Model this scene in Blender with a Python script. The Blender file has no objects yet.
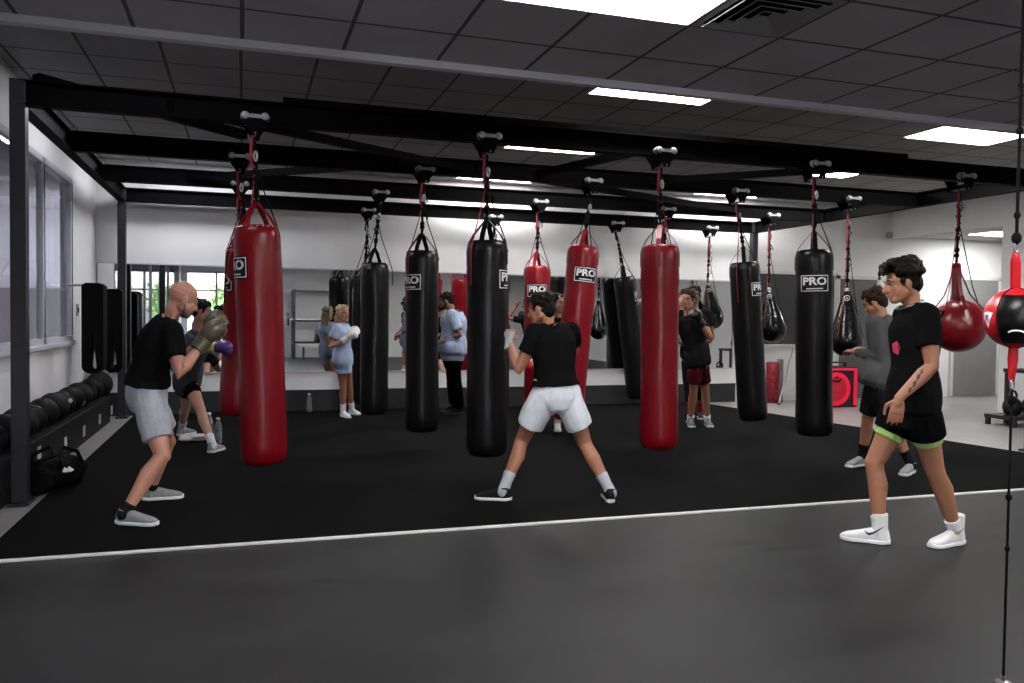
import bpy, bmesh, math, random
from mathutils import Vector, Matrix, noise
V = Vector
random.seed(7)
SC = bpy.context.scene
COL = SC.collection
PI = math.pi

# ------------------------------------------------------------------ camera
F_PX, YAW, PITCH, ROLL, EYE = 821.83, 0.3156, -0.0288, 0.0121, 1.38
_c, _s = math.cos(YAW), math.sin(YAW)
_R0 = V((_c, -_s, 0)); _F = V((math.cos(PITCH)*_s, math.cos(PITCH)*_c, math.sin(PITCH)))
_U0 = _R0.cross(_F)
_R = _R0*math.cos(ROLL) + _U0*math.sin(ROLL)
_U = _U0*math.cos(ROLL) - _R0*math.sin(ROLL)
CAM = V((0, 0, EYE))
cd = bpy.data.cameras.new('camera'); cam = bpy.data.objects.new('camera', cd); COL.objects.link(cam)
cd.sensor_fit = 'HORIZONTAL'; cd.sensor_width = 36.0; cd.lens = 36.0*F_PX/1024; cd.clip_start = 0.05; cd.clip_end = 200
cam.matrix_world = Matrix(((_R.x, _U.x, -_F.x, CAM.x), (_R.y, _U.y, -_F.y, CAM.y), (_R.z, _U.z, -_F.z, CAM.z), (0, 0, 0, 1)))
SC.camera = cam
RG = V((_c, -_s, 0)); FG = V((_s, _c, 0)); UP = V((0, 0, 1))      # ground-plane right / away axes of the view

def ray(u, v): return _F + _R*((u-512)/F_PX) - _U*((v-341.5)/F_PX)
def atD(u, v, d): return CAM + ray(u, v)*d
def atY(u, v, Y): r = ray(u, v); return CAM + r*(Y/r.y)
def atX(u, v, X): r = ray(u, v); return CAM + r*(X/r.x)
def atZ(u, v, Z=0.0): r = ray(u, v); return CAM + r*((Z-EYE)/r.z)
def depth(p): return (p-CAM).dot(_F)
def dirv(r, d, z=0.0): return (RG*r + FG*d + UP*z).normalized()

# ------------------------------------------------------------------ materials
def mat(name, col, rough=0.6, metal=0.0, noise_amt=0.0, nscale=20.0, bump=0.0, bscale=200.0, spec=0.5, coat=0.0, emit=None, estr=0.0, sss=0.0, sheen=0.0, rvar=0.0):
    m = bpy.data.materials.new(name); m.use_nodes = True
    nt = m.node_tree; N = nt.nodes; Lk = nt.links
    b = N['Principled BSDF']
    c4 = (col[0], col[1], col[2], 1)
    b.inputs['Base Color'].default_value = c4; b.inputs['Roughness'].default_value = rough; b.inputs['Metallic'].default_value = metal
    b.inputs['Specular IOR Level'].default_value = spec; b.inputs['Coat Weight'].default_value = coat; b.inputs['Coat Roughness'].default_value = 0.15
    if sheen: b.inputs['Sheen Weight'].default_value = sheen
    if sss:
        b.inputs['Subsurface Weight'].default_value = sss; b.inputs['Subsurface Radius'].default_value = (0.02, 0.008, 0.004); b.inputs['Subsurface Scale'].default_value = 0.5
    if emit: b.inputs['Emission Color'].default_value = (*emit, 1); b.inputs['Emission Strength'].default_value = estr
    tc = N.new('ShaderNodeTexCoord')
    if noise_amt or rvar:
        n = N.new('ShaderNodeTexNoise'); n.inputs['Scale'].default_value = nscale; n.inputs['Detail'].default_value = 4
        Lk.new(tc.outputs['Object'], n.inputs['Vector'])
        if noise_amt:
            r = N.new('ShaderNodeValToRGB'); r.color_ramp.elements[0].position = 0.3; r.color_ramp.elements[1].position = 0.7
            r.color_ramp.elements[0].color = tuple(max(0, x*(1-noise_amt)) for x in col)+(1,)
            r.color_ramp.elements[1].color = tuple(min(1, x*(1+noise_amt)) for x in col)+(1,)
            Lk.new(n.outputs['Fac'], r.inputs['Fac']); Lk.new(r.outputs['Color'], b.inputs['Base Color'])
        if rvar:
            mr = N.new('ShaderNodeMapRange'); mr.inputs['To Min'].default_value = rough-rvar; mr.inputs['To Max'].default_value = rough+rvar
            Lk.new(n.outputs['Fac'], mr.inputs['Value']); Lk.new(mr.outputs['Result'], b.inputs['Roughness'])
    if bump:
        n2 = N.new('ShaderNodeTexNoise'); n2.inputs['Scale'].default_value = bscale; n2.inputs['Detail'].default_value = 3
        Lk.new(tc.outputs['Object'], n2.inputs['Vector'])
        bp = N.new('ShaderNodeBump'); bp.inputs['Strength'].default_value = bump; bp.inputs['Distance'].default_value = 0.01
        Lk.new(n2.outputs['Fac'], bp.inputs['Height']); Lk.new(bp.outputs['Normal'], b.inputs['Normal'])
    return m

M = {}
M['steel'] = mat('black painted steel', (0.002, 0.002, 0.0023), 0.65, 0.0, 0.15, 6, spec=0.03)
M['steel_post'] = mat('dark grey painted steel', (0.014, 0.0135, 0.018), 0.45, 0.0, 0.15, 6, spec=0.35)
M['roller'] = mat('grey metal roller', (0.26, 0.26, 0.27), 0.4, 0.3)
M['rope_black'] = mat('black rope', (0.005, 0.005, 0.005), 0.85, spec=0.1, bump=0.5, bscale=300)
M['rope_red'] = mat('red cord', (0.24, 0.006, 0.018), 0.6, bump=0.4, bscale=300)
M['red_vinyl'] = mat('red vinyl', (0.175, 0.0015, 0.007), 0.30, 0.0, 0.10, 5, 0.18, 14, 0.34, rvar=0.05)
M['red_ball'] = mat('deep red leather', (0.17, 0.004, 0.007), 0.28, 0.0, 0.12, 6, 0.12, 20, 0.5)
M['black_vinyl'] = mat('black vinyl', (0.0035, 0.0035, 0.004), 0.31, 0.0, 0.15, 5, 0.2, 14, 0.24, rvar=0.05)
M['black_gloss'] = mat('glossy black leather', (0.004, 0.004, 0.0045), 0.15, 0.0, 0.1, 6, 0.3, 18, 0.5)
M['patch_black'] = mat('black patch', (0.006, 0.006, 0.006), 0.6, spec=0.15)
M['white_print'] = mat('white print', (0.72, 0.72, 0.72), 0.55)
M['chrome'] = mat('steel hook', (0.38, 0.38, 0.40), 0.32, 1.0)
M['wall'] = mat('white painted wall', (0.74, 0.74, 0.74), 0.75, 0, 0.02, 3, 0.05, 120)
M['band'] = mat('dark grey wall band', (0.030, 0.030, 0.032), 0.7, 0, 0.1, 3, spec=0.2)
M['frame_alu'] = mat('aluminium frame', (0.50, 0.50, 0.55), 0.5, 0.0)
M['door'] = mat('dark grey door', (0.10, 0.10, 0.10), 0.55, 0, 0.05, 4)
M['door_light'] = mat('grey door', (0.21, 0.21, 0.205), 0.5, 0, 0.05, 4)
M['white_trim'] = mat('white trim', (0.62, 0.62, 0.60), 0.5)
M['skin_tan'] = mat('tan skin', (0.36, 0.158, 0.092), 0.5, 0, 0.10, 9, 0.08, 90, 0.4, sss=0.08)
M['skin_fair'] = mat('fair skin', (0.50, 0.28, 0.20), 0.5, 0, 0.08, 9, 0.08, 90, 0.4, sss=0.08)
M['skin_ruddy'] = mat('ruddy skin', (0.46, 0.215, 0.15), 0.42, 0, 0.10, 9, 0.08, 90, 0.45, sss=0.08)
M['skin_dark'] = mat('brown skin', (0.15, 0.075, 0.048), 0.5, 0, 0.10, 9, 0.08, 90, 0.4)
M['hair_black'] = mat('black hair', (0.006, 0.005, 0.0045), 0.55, 0, 0.3, 60, 0.8, 120, 0.12)
M['hair_brown'] = mat('dark brown hair', (0.030, 0.017, 0.011), 0.5, 0, 0.3, 60, 0.8, 120, 0.12)
M['hair_blond'] = mat('blond hair', (0.36, 0.26, 0.15), 0.5, 0, 0.25, 60, 0.8, 90)
M['hair_grey'] = mat('grey stubble', (0.12, 0.09, 0.08), 0.7)
M['eye_white'] = mat('eye white', (0.34, 0.32, 0.30), 0.4)
M['eye_dark'] = mat('dark iris', (0.02, 0.012, 0.008), 0.2)
M['lip'] = mat('lips', (0.34, 0.12, 0.10), 0.45)
def cloth(n, c, b=0.35): return mat(n, c, 0.95, 0, 0.10, 12, b, 45, 0.04)
M['tee_black'] = cloth('black cotton', (0.0055, 0.0055, 0.006))
M['tee_dark'] = cloth('charcoal cotton', (0.008, 0.008, 0.009))
M['tee_grey'] = cloth('dark grey cotton', (0.07, 0.07, 0.08))
M['tee_blue'] = cloth('pale blue cotton', (0.30, 0.36, 0.49))
M['shorts_grey'] = cloth('light grey shorts', (0.38, 0.39, 0.43))
M['shorts_white'] = cloth('white shorts', (0.72, 0.74, 0.80))
M['shorts_black'] = cloth('black shorts', (0.004, 0.004, 0.0045))
M['shorts_dark'] = cloth('dark grey shorts', (0.011, 0.011, 0.012))
M['shorts_maroon'] = cloth('maroon shorts', (0.075, 0.008, 0.016))
M['lime'] = cloth('lime compression shorts', (0.33, 0.52, 0.15))
M['hoodie'] = cloth('grey hoodie', (0.085, 0.085, 0.088), 0.5)
M['sock_black'] = cloth('black sock', (0.012, 0.012, 0.013))
M['sock_grey'] = cloth('grey sock', (0.42, 0.43, 0.46), 0.6)
M['sock_white'] = cloth('white sock', (0.72, 0.72, 0.72))
M['sock_red'] = cloth('red sock', (0.32, 0.015, 0.03))
M['shoe_grey'] = mat('grey knit shoe', (0.25, 0.25, 0.25), 0.8, 0, 0.15, 40, 0.4, 150)
M['shoe_dark'] = mat('dark grey shoe', (0.10, 0.10, 0.105), 0.7, 0, 0.15, 40, 0.4, 150)
M['shoe_black'] = mat('black shoe', (0.006, 0.006, 0.0065), 0.6, 0, 0.15, 40, 0.3, 150, 0.15)
M['shoe_white'] = mat('white shoe', (0.72, 0.72, 0.72), 0.5, 0, 0.05, 40, 0.2, 90)
M['sole_white'] = mat('white rubber sole', (0.75, 0.75, 0.75), 0.5)
M['sole_black'] = mat('black rubber sole', (0.02, 0.02, 0.02), 0.6)
M['gold'] = mat('gold mark', (0.45, 0.27, 0.10), 0.4, 0.3)
M['glove_olive'] = mat('olive leather glove', (0.075, 0.064, 0.040), 0.32, 0, 0.12, 10, 0.1, 30)
M['glove_purple'] = mat('purple leather glove', (0.075, 0.03, 0.16), 0.32, 0, 0.1, 10, 0.1, 30)
M['glove_cream'] = mat('cream glove cuff', (0.55, 0.43, 0.22), 0.5, 0, 0.1, 10)
M['glove_white'] = mat('white glove', (0.70, 0.70, 0.68), 0.4, 0, 0.05, 10)
M['glove_red'] = mat('red glove', (0.35, 0.012, 0.02), 0.35, 0, 0.1, 10)
M['glove_black'] = mat('black glove', (0.012, 0.012, 0.013), 0.35, 0, 0.1, 10)
M['wrap_grey'] = mat('grey hand wrap', (0.33, 0.35, 0.37), 0.8, 0, 0.15, 30, 0.4, 90)
M['pink'] = mat('pink print', (0.50, 0.035, 0.09), 0.6)
M['tattoo'] = mat('tattoo ink', (0.035, 0.025, 0.025), 0.6)
M['black_rubber'] = mat('black rubber', (0.006, 0.006, 0.006), 0.5, 0, 0.2, 10, 0.15, 60, 0.3)
M['ball_rubber'] = mat('black medicine ball rubber', (0.004, 0.004, 0.0044), 0.55, 0, 0.25, 14, 0.3, 60, 0.15)
M['shelf'] = mat('dark bench panel', (0.013, 0.0125, 0.012), 0.6, 0, 0.2, 6, spec=0.12)
M['pale'] = mat('pale card', (0.50, 0.50, 0.48), 0.7)
M['nylon'] = mat('black nylon', (0.003, 0.003, 0.0033), 0.7, 0, 0.2, 10, 0.3, 50, 0.06)
M['plastic'] = mat('black plastic', (0.012, 0.012, 0.012), 0.4, 0, 0.1, 12)
M['led_red'] = mat('red led strip', (0.3, 0.0, 0.01), 0.4, emit=(1.0, 0.012, 0.06), estr=0.55)
M['red_paper'] = mat('red patterned sleeve', (0.20, 0.006, 0.015), 0.5, 0, 0.9, 22)
M['grey_metal'] = mat('grey metal', (0.28, 0.28, 0.28), 0.4, 0.5)
M['lamp'] = mat('lamp diffuser', (0.9, 0.9, 0.9), 0.5, emit=(1.0, 0.98, 0.97), estr=40.0)
M['lamp_unseen'] = mat('unseen dim lamp diffuser', (0.9, 0.9, 0.9), 0.5, emit=(0.95, 0.95, 1.0), estr=20.0)
M['lamp_lobby'] = mat('lobby lamp diffuser', (0.9, 0.9, 0.9), 0.5, emit=(0.93, 0.92, 1.0), estr=7.0)
M['lamp_frame'] = mat('lamp frame', (0.6, 0.6, 0.6), 0.5)
M['vent'] = mat('grey vent metal', (0.35, 0.35, 0.35), 0.5, 0.2)
M['mirror'] = mat('mirror silver', (0.78, 0.79, 0.79), 0.012, 1.0)
M['bottle'] = mat('clear plastic bottle', (0.55, 0.57, 0.58), 0.15); M['bottle'].node_tree.nodes['Principled BSDF'].inputs['Transmission Weight'].default_value = 0.7
M['towel'] = cloth('white towel', (0.62, 0.60, 0.60))
M['leaf'] = mat('green leaves', (0.10, 0.20, 0.05), 0.7, 0, 0.5, 8)
M['paving'] = mat('pale paving', (0.55, 0.55, 0.53), 0.9, 0, 0.1, 4)
M['facade'] = mat('pale facade', (0.6, 0.6, 0.62), 0.9)
M['lobby_floor'] = mat('grey lobby floor', (0.25, 0.25, 0.26), 0.5, 0, 0.1, 3)
M['lobby_wall'] = mat('lobby wall', (0.27, 0.265, 0.31), 0.8)
M['lobby_dark'] = mat('lobby dark wall', (0.09, 0.09, 0.10), 0.7)

def glass_mat(name, tint, refl_rough=0.02, mixf=0.12):
    m = bpy.data.materials.new(name); m.use_nodes = True; nt = m.node_tree; N = nt.nodes
    N.remove(N['Principled BSDF']); out = N['Material Output']
    t = N.new('ShaderNodeBsdfTransparent'); t.inputs['Color'].default_value = (*tint, 1)
    g = N.new('ShaderNodeBsdfGlossy'); g.inputs['Roughness'].default_value = refl_rough; g.inputs['Color'].default_value = (0.9, 0.9, 0.9, 1)
    fr = N.new('ShaderNodeLayerWeight'); fr.inputs['Blend'].default_value = 0.5
    pw = N.new('ShaderNodeMath'); pw.operation = 'POWER'; pw.inputs[1].default_value = 5.0; nt.links.new(fr.outputs['Facing'], pw.inputs[0])
    sc_ = N.new('ShaderNodeMath'); sc_.operation = 'MULTIPLY_ADD'; sc_.inputs[1].default_value = mixf; sc_.inputs[2].default_value = 0.03; nt.links.new(pw.outputs[0], sc_.inputs[0])
    mx = N.new('ShaderNodeMixShader')
    nt.links.new(sc_.outputs[0], mx.inputs['Fac']); nt.links.new(t.outputs[0], mx.inputs[1]); nt.links.new(g.outputs[0], mx.inputs[2]); nt.links.new(mx.outputs[0], out.inputs['Surface'])
    return m
M['glass'] = glass_mat('window glass', (0.93, 0.94, 0.97), 0.01, 0.30)
M['dark_glass'] = mat('dark glass', (0.035, 0.037, 0.04), 0.08, 0, spec=0.6)

def grid_mat(name, col, line, tile, ph, lw, bumpy=True, axis=('X', 'Y'), rough=0.9, aspect=1.0):
    """panels separated by thin joint lines, laid out in the object's own metres"""
    m = mat(name, col, rough, 0, 0.10, 1.2, 0.12 if bumpy else 0, 90)
    nt = m.node_tree; N = nt.nodes; Lk = nt.links; b = N['Principled BSDF']
    tc = N.new('ShaderNodeTexCoord'); sp = N.new('ShaderNodeSeparateXYZ'); Lk.new(tc.outputs['Object'], sp.inputs[0])
    fac = None
    for a, p, t in ((axis[0], ph[0], tile), (axis[1], ph[1], tile*aspect)):
        s = N.new('ShaderNodeMath'); s.operation = 'SUBTRACT'; s.inputs[1].default_value = p-50*t; Lk.new(sp.outputs[a], s.inputs[0])
        mo = N.new('ShaderNodeMath'); mo.operation = 'MODULO'; mo.inputs[1].default_value = t; Lk.new(s.outputs[0], mo.inputs[0])
        lt = N.new('ShaderNodeMath'); lt.operation = 'LESS_THAN'; lt.inputs[1].default_value = lw; Lk.new(mo.outputs[0], lt.inputs[0])
        if fac is None: fac = lt
        else:
            mx = N.new('ShaderNodeMath'); mx.operation = 'MAXIMUM'; Lk.new(fac.outputs[0], mx.inputs[0]); Lk.new(lt.outputs[0], mx.inputs[1]); fac = mx
    src = b.inputs['Base Color'].links[0].from_socket
    mix = N.new('ShaderNodeMix'); mix.data_type = 'RGBA'
    Lk.new(fac.outputs[0], mix.inputs[0]); Lk.new(src, mix.inputs[6]); mix.inputs[7].default_value = (*line, 1)
    Lk.new(mix.outputs[2], b.inputs['Base Color'])
    return m
TILE = 0.585
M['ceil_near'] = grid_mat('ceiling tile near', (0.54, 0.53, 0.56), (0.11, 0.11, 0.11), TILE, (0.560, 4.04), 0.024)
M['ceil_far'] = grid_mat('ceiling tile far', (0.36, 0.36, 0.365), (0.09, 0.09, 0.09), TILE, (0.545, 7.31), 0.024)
M['tile_floor'] = grid_mat('pale floor tile', (0.24, 0.232, 0.222), (0.15, 0.145, 0.135), 0.6, (0, 0), 0.006, False, rough=0.45)
M['tile_floor'].node_tree.nodes['Principled BSDF'].inputs['Roughness'].default_value = 0.4

def rubber_floor():
    m = mat('dark rubber floor', (0.045, 0.045, 0.046), 0.5, 0, 0, 3, 0.25, 220, 0.22)
    nt = m.node_tree; N = nt.nodes; Lk = nt.links; b = N['Principled BSDF']
    tc = N.new('ShaderNodeTexCoord')
    n1 = N.new('ShaderNodeTexNoise'); n1.inputs['Scale'].default_value = 0.9; n1.inputs['Detail'].default_value = 6; n1.inputs['Roughness'].default_value = 0.65
    mp = N.new('ShaderNodeMapping'); mp.inputs['Scale'].default_value = (0.7, 1.9, 1); Lk.new(tc.outputs['Object'], mp.inputs[0]); Lk.new(mp.outputs[0], n1.inputs['Vector'])
    n2 = N.new('ShaderNodeTexNoise'); n2.inputs['Scale'].default_value = 140; n2.inputs['Detail'].default_value = 2; Lk.new(tc.outputs['Object'], n2.inputs['Vector'])
    r1 = N.new('ShaderNodeValToRGB'); e = r1.color_ramp.elements; e[0].position = 0.32; e[1].position = 0.72
    e[0].color = (0.005, 0.005, 0.0052, 1); e[1].color = (0.021, 0.021, 0.0215, 1); Lk.new(n1.outputs['Fac'], r1.inputs['Fac'])
    r2 = N.new('ShaderNodeValToRGB'); e = r2.color_ramp.elements; e[0].position = 0.35; e[1].position = 0.75
    e[0].color = (0.45, 0.45, 0.45, 1); e[1].color = (2.0, 2.0, 2.0, 1); Lk.new(n2.outputs['Fac'], r2.inputs['Fac'])
    mx = N.new('ShaderNodeMix'); mx.data_type = 'RGBA'; mx.blend_type = 'MULTIPLY'; mx.inputs[0].default_value = 1
    Lk.new(r1.outputs[0], mx.inputs[6]); Lk.new(r2.outputs[0], mx.inputs[7]); Lk.new(mx.outputs[2], b.inputs['Base Color'])
    mr = N.new('ShaderNodeMapRange'); mr.inputs['To Min'].default_value = 0.36; mr.inputs['To Max'].default_value = 0.62; Lk.new(n1.outputs['Fac'], mr.inputs[0]); Lk.new(mr.outputs[0], b.inputs['Roughness'])
    return m
M['rubber_floor'] = rubber_floor()
M['mat_black'] = grid_mat('black training mat', (0.0030, 0.0030, 0.0031), (0.002, 0.002, 0.002), 1.83, (-1.4, 5.13), 0.006, True, rough=0.95, aspect=0.66); M['mat_black'].node_tree.nodes['Principled BSDF'].inputs['Specular IOR Level'].default_value = 0.06

# ------------------------------------------------------------------ mesh building
class MB:
    def __init__(s): s.v = []; s.f = []; s.m = []
    def add(s, vs, fs, mi=0):
        o = len(s.v); s.v += [V(p) for p in vs]; s.f += [tuple(i+o for i in f) for f in fs]; s.m += [mi]*len(fs)
    def box(s, lo, hi, mi=0):
        x0, y0, z0 = lo; x1, y1, z1 = hi
        s.add([(x0,y0,z0),(x1,y0,z0),(x1,y1,z0),(x0,y1,z0),(x0,y0,z1),(x1,y0,z1),(x1,y1,z1),(x0,y1,z1)],
              [(0,3,2,1),(4,5,6,7),(0,1,5,4),(1,2,6,5),(2,3,7,6),(3,0,4,7)], mi); return s
    def obox(s, c, ax, ay, az, mi=0):
        c = V(c); P = []
        for k in (-1, 1):
            for a, b in ((-1,-1),(1,-1),(1,1),(-1,1)): P.append(c+ax*a+ay*b+az*k)
        s.add(P, [(0,3,2,1),(4,5,6,7),(0,1,5,4),(1,2,6,5),(2,3,7,6),(3,0,4,7)], mi); return s
    def tube(s, rings, n=12, mi=0, cap='flat', power=2.0):
        """rings: (centre, half axis a, half axis b); a x b points along the tube"""
        o = len(s.v)
        for c, a, b in rings:
            for i in range(n):
                t = 2*PI*i/n; ct, st = math.cos(t), math.sin(t)
                if power != 2.0:
                    ct = math.copysign(abs(ct)**(2/power), ct); st = math.copysign(abs(st)**(2/power), st)
                s.v.append(V(c)+V(a)*ct+V(b)*st)
        k = len(rings)
        for j in range(k-1):
            for i in range(n):
                i2 = (i+1) % n
                s.f.append((o+j*n+i, o+j*n+i2, o+(j+1)*n+i2, o+(j+1)*n+i)); s.m.append(mi)
        s.f.append(tuple(o+i for i in range(n))[::-1]); s.m.append(mi)
        s.f.append(tuple(o+(k-1)*n+i for i in range(n))); s.m.append(mi)
        return s
    def limb(s, pts, rads, n=12, round0=True, round1=True, mi=0):
        """tapered round tube through points with rounded ends"""
        pts = [V(p) for p in pts]; R = []
        d0 = (pts[1]-pts[0]).normalized(); ref = V((0,0,1)) if abs(d0.z) < 0.9 else V((0,1,0))
        a = d0.cross(ref).normalized(); seq = []
        if round0:
            for k in (-0.97, -0.8, -0.45): seq.append((pts[0]+d0*rads[0]*k, rads[0]*math.sqrt(1-k*k), d0))
        for i, p in enumerate(pts):
            if i == 0: d = d0
            elif i == len(pts)-1: d = (pts[-1]-pts[-2]).normalized()
            else: d = ((pts[i+1]-p).normalized()+(p-pts[i-1]).normalized()).normalized()
            seq.append((p, rads[i], d))
        if round1:
            d1 = (pts[-1]-pts[-2]).normalized()
            for k in (0.45, 0.8, 0.97): seq.append((pts[-1]+d1*rads[-1]*k, rads[-1]*math.sqrt(1-k*k), d1))
        for p, r, d in seq:
            a = (a-d*a.dot(d)).normalized(); b = d.cross(a).normalized()
            R.append((p, a*r, b*r))
        return s.tube(R, n, mi)
    def ell(s, c, ax, ay, az, n=14, mi=0):
        R = []
        for k in range(9):
            t = -PI/2+PI*(k+0.12 if k == 0 else (k-0.12 if k == 8 else k))/8
            R.append((V(c)+az*math.sin(t), ax*math.cos(t), ay*math.cos(t)))
        return s.tube(R, n, mi)
    def sphere(s, c, r, n=14, mi=0): return s.ell(c, V((r,0,0)), V((0,r,0)), V((0,0,r)), n, mi)
    def lathe(s, prof, o=(0,0,0), n=28, mi=0):
        """prof: (radius, z) from bottom up"""
        o = V(o); return s.tube([(o+V((0,0,z)), V((max(r,1e-4),0,0)), V((0,max(r,1e-4),0))) for r, z in prof], n, mi)
    def ribbon(s, pts, wdir, w, t=0.004, mi=0):
        pts = [V(p) for p in pts]; wdir = V(wdir); R = []
        o = len(s.v); n = len(pts)
        for i, p in enumerate(pts):
            d = (pts[min(i+1,n-1)]-pts[max(i-1,0)]).normalized()
            wd = (wdir-d*wdir.dot(d)).normalized(); nn = d.cross(wd).normalized()
            for a, b in ((-1,-1),(1,-1),(1,1),(-1,1)): s.v.append(p+wd*a*w/2+nn*b*t/2)
        for j in range(n-1):
            for i in range(4):
                i2 = (i+1) % 4; s.f.append((o+j*4+i, o+j*4+i2, o+(j+1)*4+i2, o+(j+1)*4+i)); s.m.append(mi)
        s.f.append((o+3,o+2,o+1,o)); s.m.append(mi); e = o+(n-1)*4; s.f.append((e,e+1,e+2,e+3)); s.m.append(mi)
        return s
    def mesh(s, name, smooth=True, angle=None):
        me = bpy.data.meshes.new(name); me.from_pydata([tuple(p) for p in s.v], [], s.f); me.update()
        if any(s.m):
            me.polygons.foreach_set('material_index', s.m)
        bm = bmesh.new(); bm.from_mesh(me); bmesh.ops.recalc_face_normals(bm, faces=bm.faces)
        if smooth:
            lim = math.radians(angle or 40)
            for f in bm.faces: f.smooth = True
            for e in bm.edges:
                if len(e.link_faces) == 2 and e.calc_face_angle(0) > lim: e.smooth = False
        bm.to_mesh(me); bm.free()
        return me
    def build(s, name, m, parent=None, smooth=True, angle=None, bevel=0.0):
        me = s.mesh(name, smooth, angle)
        for x in (m if isinstance(m, (list, tuple)) else [m]): me.materials.append(x)
        o = bpy.data.objects.new(name, me); COL.objects.link(o)
        if parent: put(o, parent)
        if bevel:
            b = o.modifiers.new('b', 'BEVEL'); b.width = bevel; b.segments = 2; b.limit_method = 'ANGLE'
        return o

MWS = {}                       # world matrices of empties, kept by hand (no depsgraph update needed)
def put(o, parent):
    """parent o, whose mesh is written in world coordinates, to a thing"""
    o.parent = parent
    w = MWS.get(parent.name)
    if w is not None: o.matrix_parent_inverse = w.inverted()
    return o
def tag(o, label=None, cat=None, group=None, kind=None):
    if label: o['label'] = label
    if cat: o['category'] = cat
    if group: o['group'] = group
    if kind: o['kind'] = kind
    return o
def thing(name, label, cat, loc=(0,0,0), group=None, mw=None):
    o = bpy.data.objects.new(name, None); COL.objects.link(o); o.empty_display_size = 0.1
    if mw is None: mw = Matrix.Translation(V(loc))
    o.matrix_world = mw; MWS[o.name] = mw.copy()
    return tag(o, label, cat, group)
def struct(o): o['kind'] = 'structure'; return o

def remesh(mb, name, m, parent, voxel=0.01, smooth=4, disp=0.0, dscale=6.0, stretch=(1,1,1)):
    me = bpy.data.meshes.new('tmp'); me.from_pydata([tuple(p) for p in mb.v], [], mb.f); me.update()
    bm = bmesh.new(); bm.from_mesh(me)
    bmesh.ops.recalc_face_normals(bm, faces=bm.faces); bm.to_mesh(me); bm.free()
    t = bpy.data.objects.new('tmp', me); COL.objects.link(t)
    r = t.modifiers.new('r', 'REMESH'); r.mode = 'VOXEL'; r.voxel_size = voxel; r.use_smooth_shade = True
    if smooth:
        sm = t.modifiers.new('s', 'SMOOTH'); sm.factor = 0.5; sm.iterations = smooth
    dg = bpy.context.evaluated_depsgraph_get()
    ev = t.evaluated_get(dg); out = bpy.data.meshes.new_from_object(ev)
    bpy.data.objects.remove(t); bpy.data.meshes.remove(me)
    out.name = name
    if disp:
        S = V(stretch); nr = [v.normal.copy() for v in out.vertices]
        for v, n in zip(out.vertices, nr):
            q = V((v.co.x*S.x, v.co.y*S.y, v.co.z*S.z))*dscale
            a = noise.noise(q)+0.5*noise.noise(q*2.3+V((5,1,3)))
            v.co += n*disp*a
    for p in out.polygons: p.use_smooth = True
    out.materials.clear(); out.materials.append(m)
    o = bpy.data.objects.new(name, out); COL.objects.link(o)
    if parent: put(o, parent)
    return o

def text_verts(s, size, bold=0.02):
    """triangulated lettering centred on the origin in the xy plane"""
    cu = bpy.data.curves.new('t', 'FONT'); cu.body = s; cu.size = size; cu.align_x = 'CENTER'; cu.align_y = 'CENTER'; cu.offset = bold*size; cu.resolution_u = 3; cu.fill_mode = 'FRONT'
    ob = bpy.data.objects.new('t', cu); COL.objects.link(ob)
    dg = bpy.context.evaluated_depsgraph_get(); me = bpy.data.meshes.new_from_object(ob.evaluated_get(dg))
    vs = [v.co.copy() for v in me.vertices]; fs = [tuple(p.vertices) for p in me.polygons]
    bpy.data.objects.remove(ob); bpy.data.curves.remove(cu); bpy.data.meshes.remove(me)
    return vs, fs
# ================================================================== the room
YB, XL, XR, YF = 12.1, -1.87, 11.2, -3.6          # back wall, left wall, right wall, front wall
YM, YS, HN, HF = 5.13, 5.19, 3.0, 3.43            # mat edge, ceiling step, near / far ceiling
def sbox(name, lo, hi, m, bevel=0.0): return struct(MB().box(lo, hi).build(name, m, smooth=False, bevel=bevel))

# floors
sbox('floor', (-6.2, YF-6, -0.12), (16.5, YM, 0.0), M['rubber_floor'])
sbox('floor_tiled', (-6.2, YM, -0.12), (16.5, YB+3.2, 0.0), M['tile_floor'])
m_ = MB(); o_ = [(-1.40, YM+0.02), (8.10, YM+0.02), (7.20, YB-0.01), (-1.40, YB-0.01)]
m_.add([(x, y, 0.0) for x, y in o_]+[(x, y, 0.012) for x, y in o_], [(3,2,1,0),(4,5,6,7),(0,1,5,4),(1,2,6,5),(2,3,7,6),(3,0,4,7)])
tag(m_.build('floor_mat', M['mat_black'], smooth=False), 'large black training mat covering the floor under the punching bags', 'floor mat')
sbox('trim_1', (-1.40, YM-0.012, 0.0), (8.10, YM+0.02, 0.014), M['white_trim'], 0.003)

# walls
wy1 = atX(72, 300, XL).y; wy0 = -2.6; zs, zt = 1.06, 2.90
w = MB().box((XL-0.12, YF, 0), (XL, YB+0.12, zs)).box((XL-0.12, YF, zt), (XL, YB+0.12, HF+0.1)).box((XL-0.12, wy1, zs), (XL, YB+0.12, zt)).box((XL-0.12, YF, zs), (XL, wy0, zt))
struct(w.build('wall_left', M['wall'], smooth=False))
sbox('wall_back', (XL-0.12, YB, 0), (16.5, YB+0.14, HF+0.1), M['wall'])
w = MB().box((XR, YF, 0), (XR+0.16, 9.82, HF+0.1)).box((XR, 9.82, 2.90), (XR+0.16, YB, HF+0.1))
struct(w.build('wall_right', M['wall'], smooth=False))
fx0, fx1, fz = -1.72, 0.95, 2.75
w = MB().box((XL-0.12, YF-0.14, 0), (fx0, YF, HF)).box((fx1, YF-0.14, 0), (XR+0.16, YF, HF)).box((fx0, YF-0.14, fz), (fx1, YF, HF))
struct(w.build('wall_front', M['wall'], smooth=False))
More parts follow.
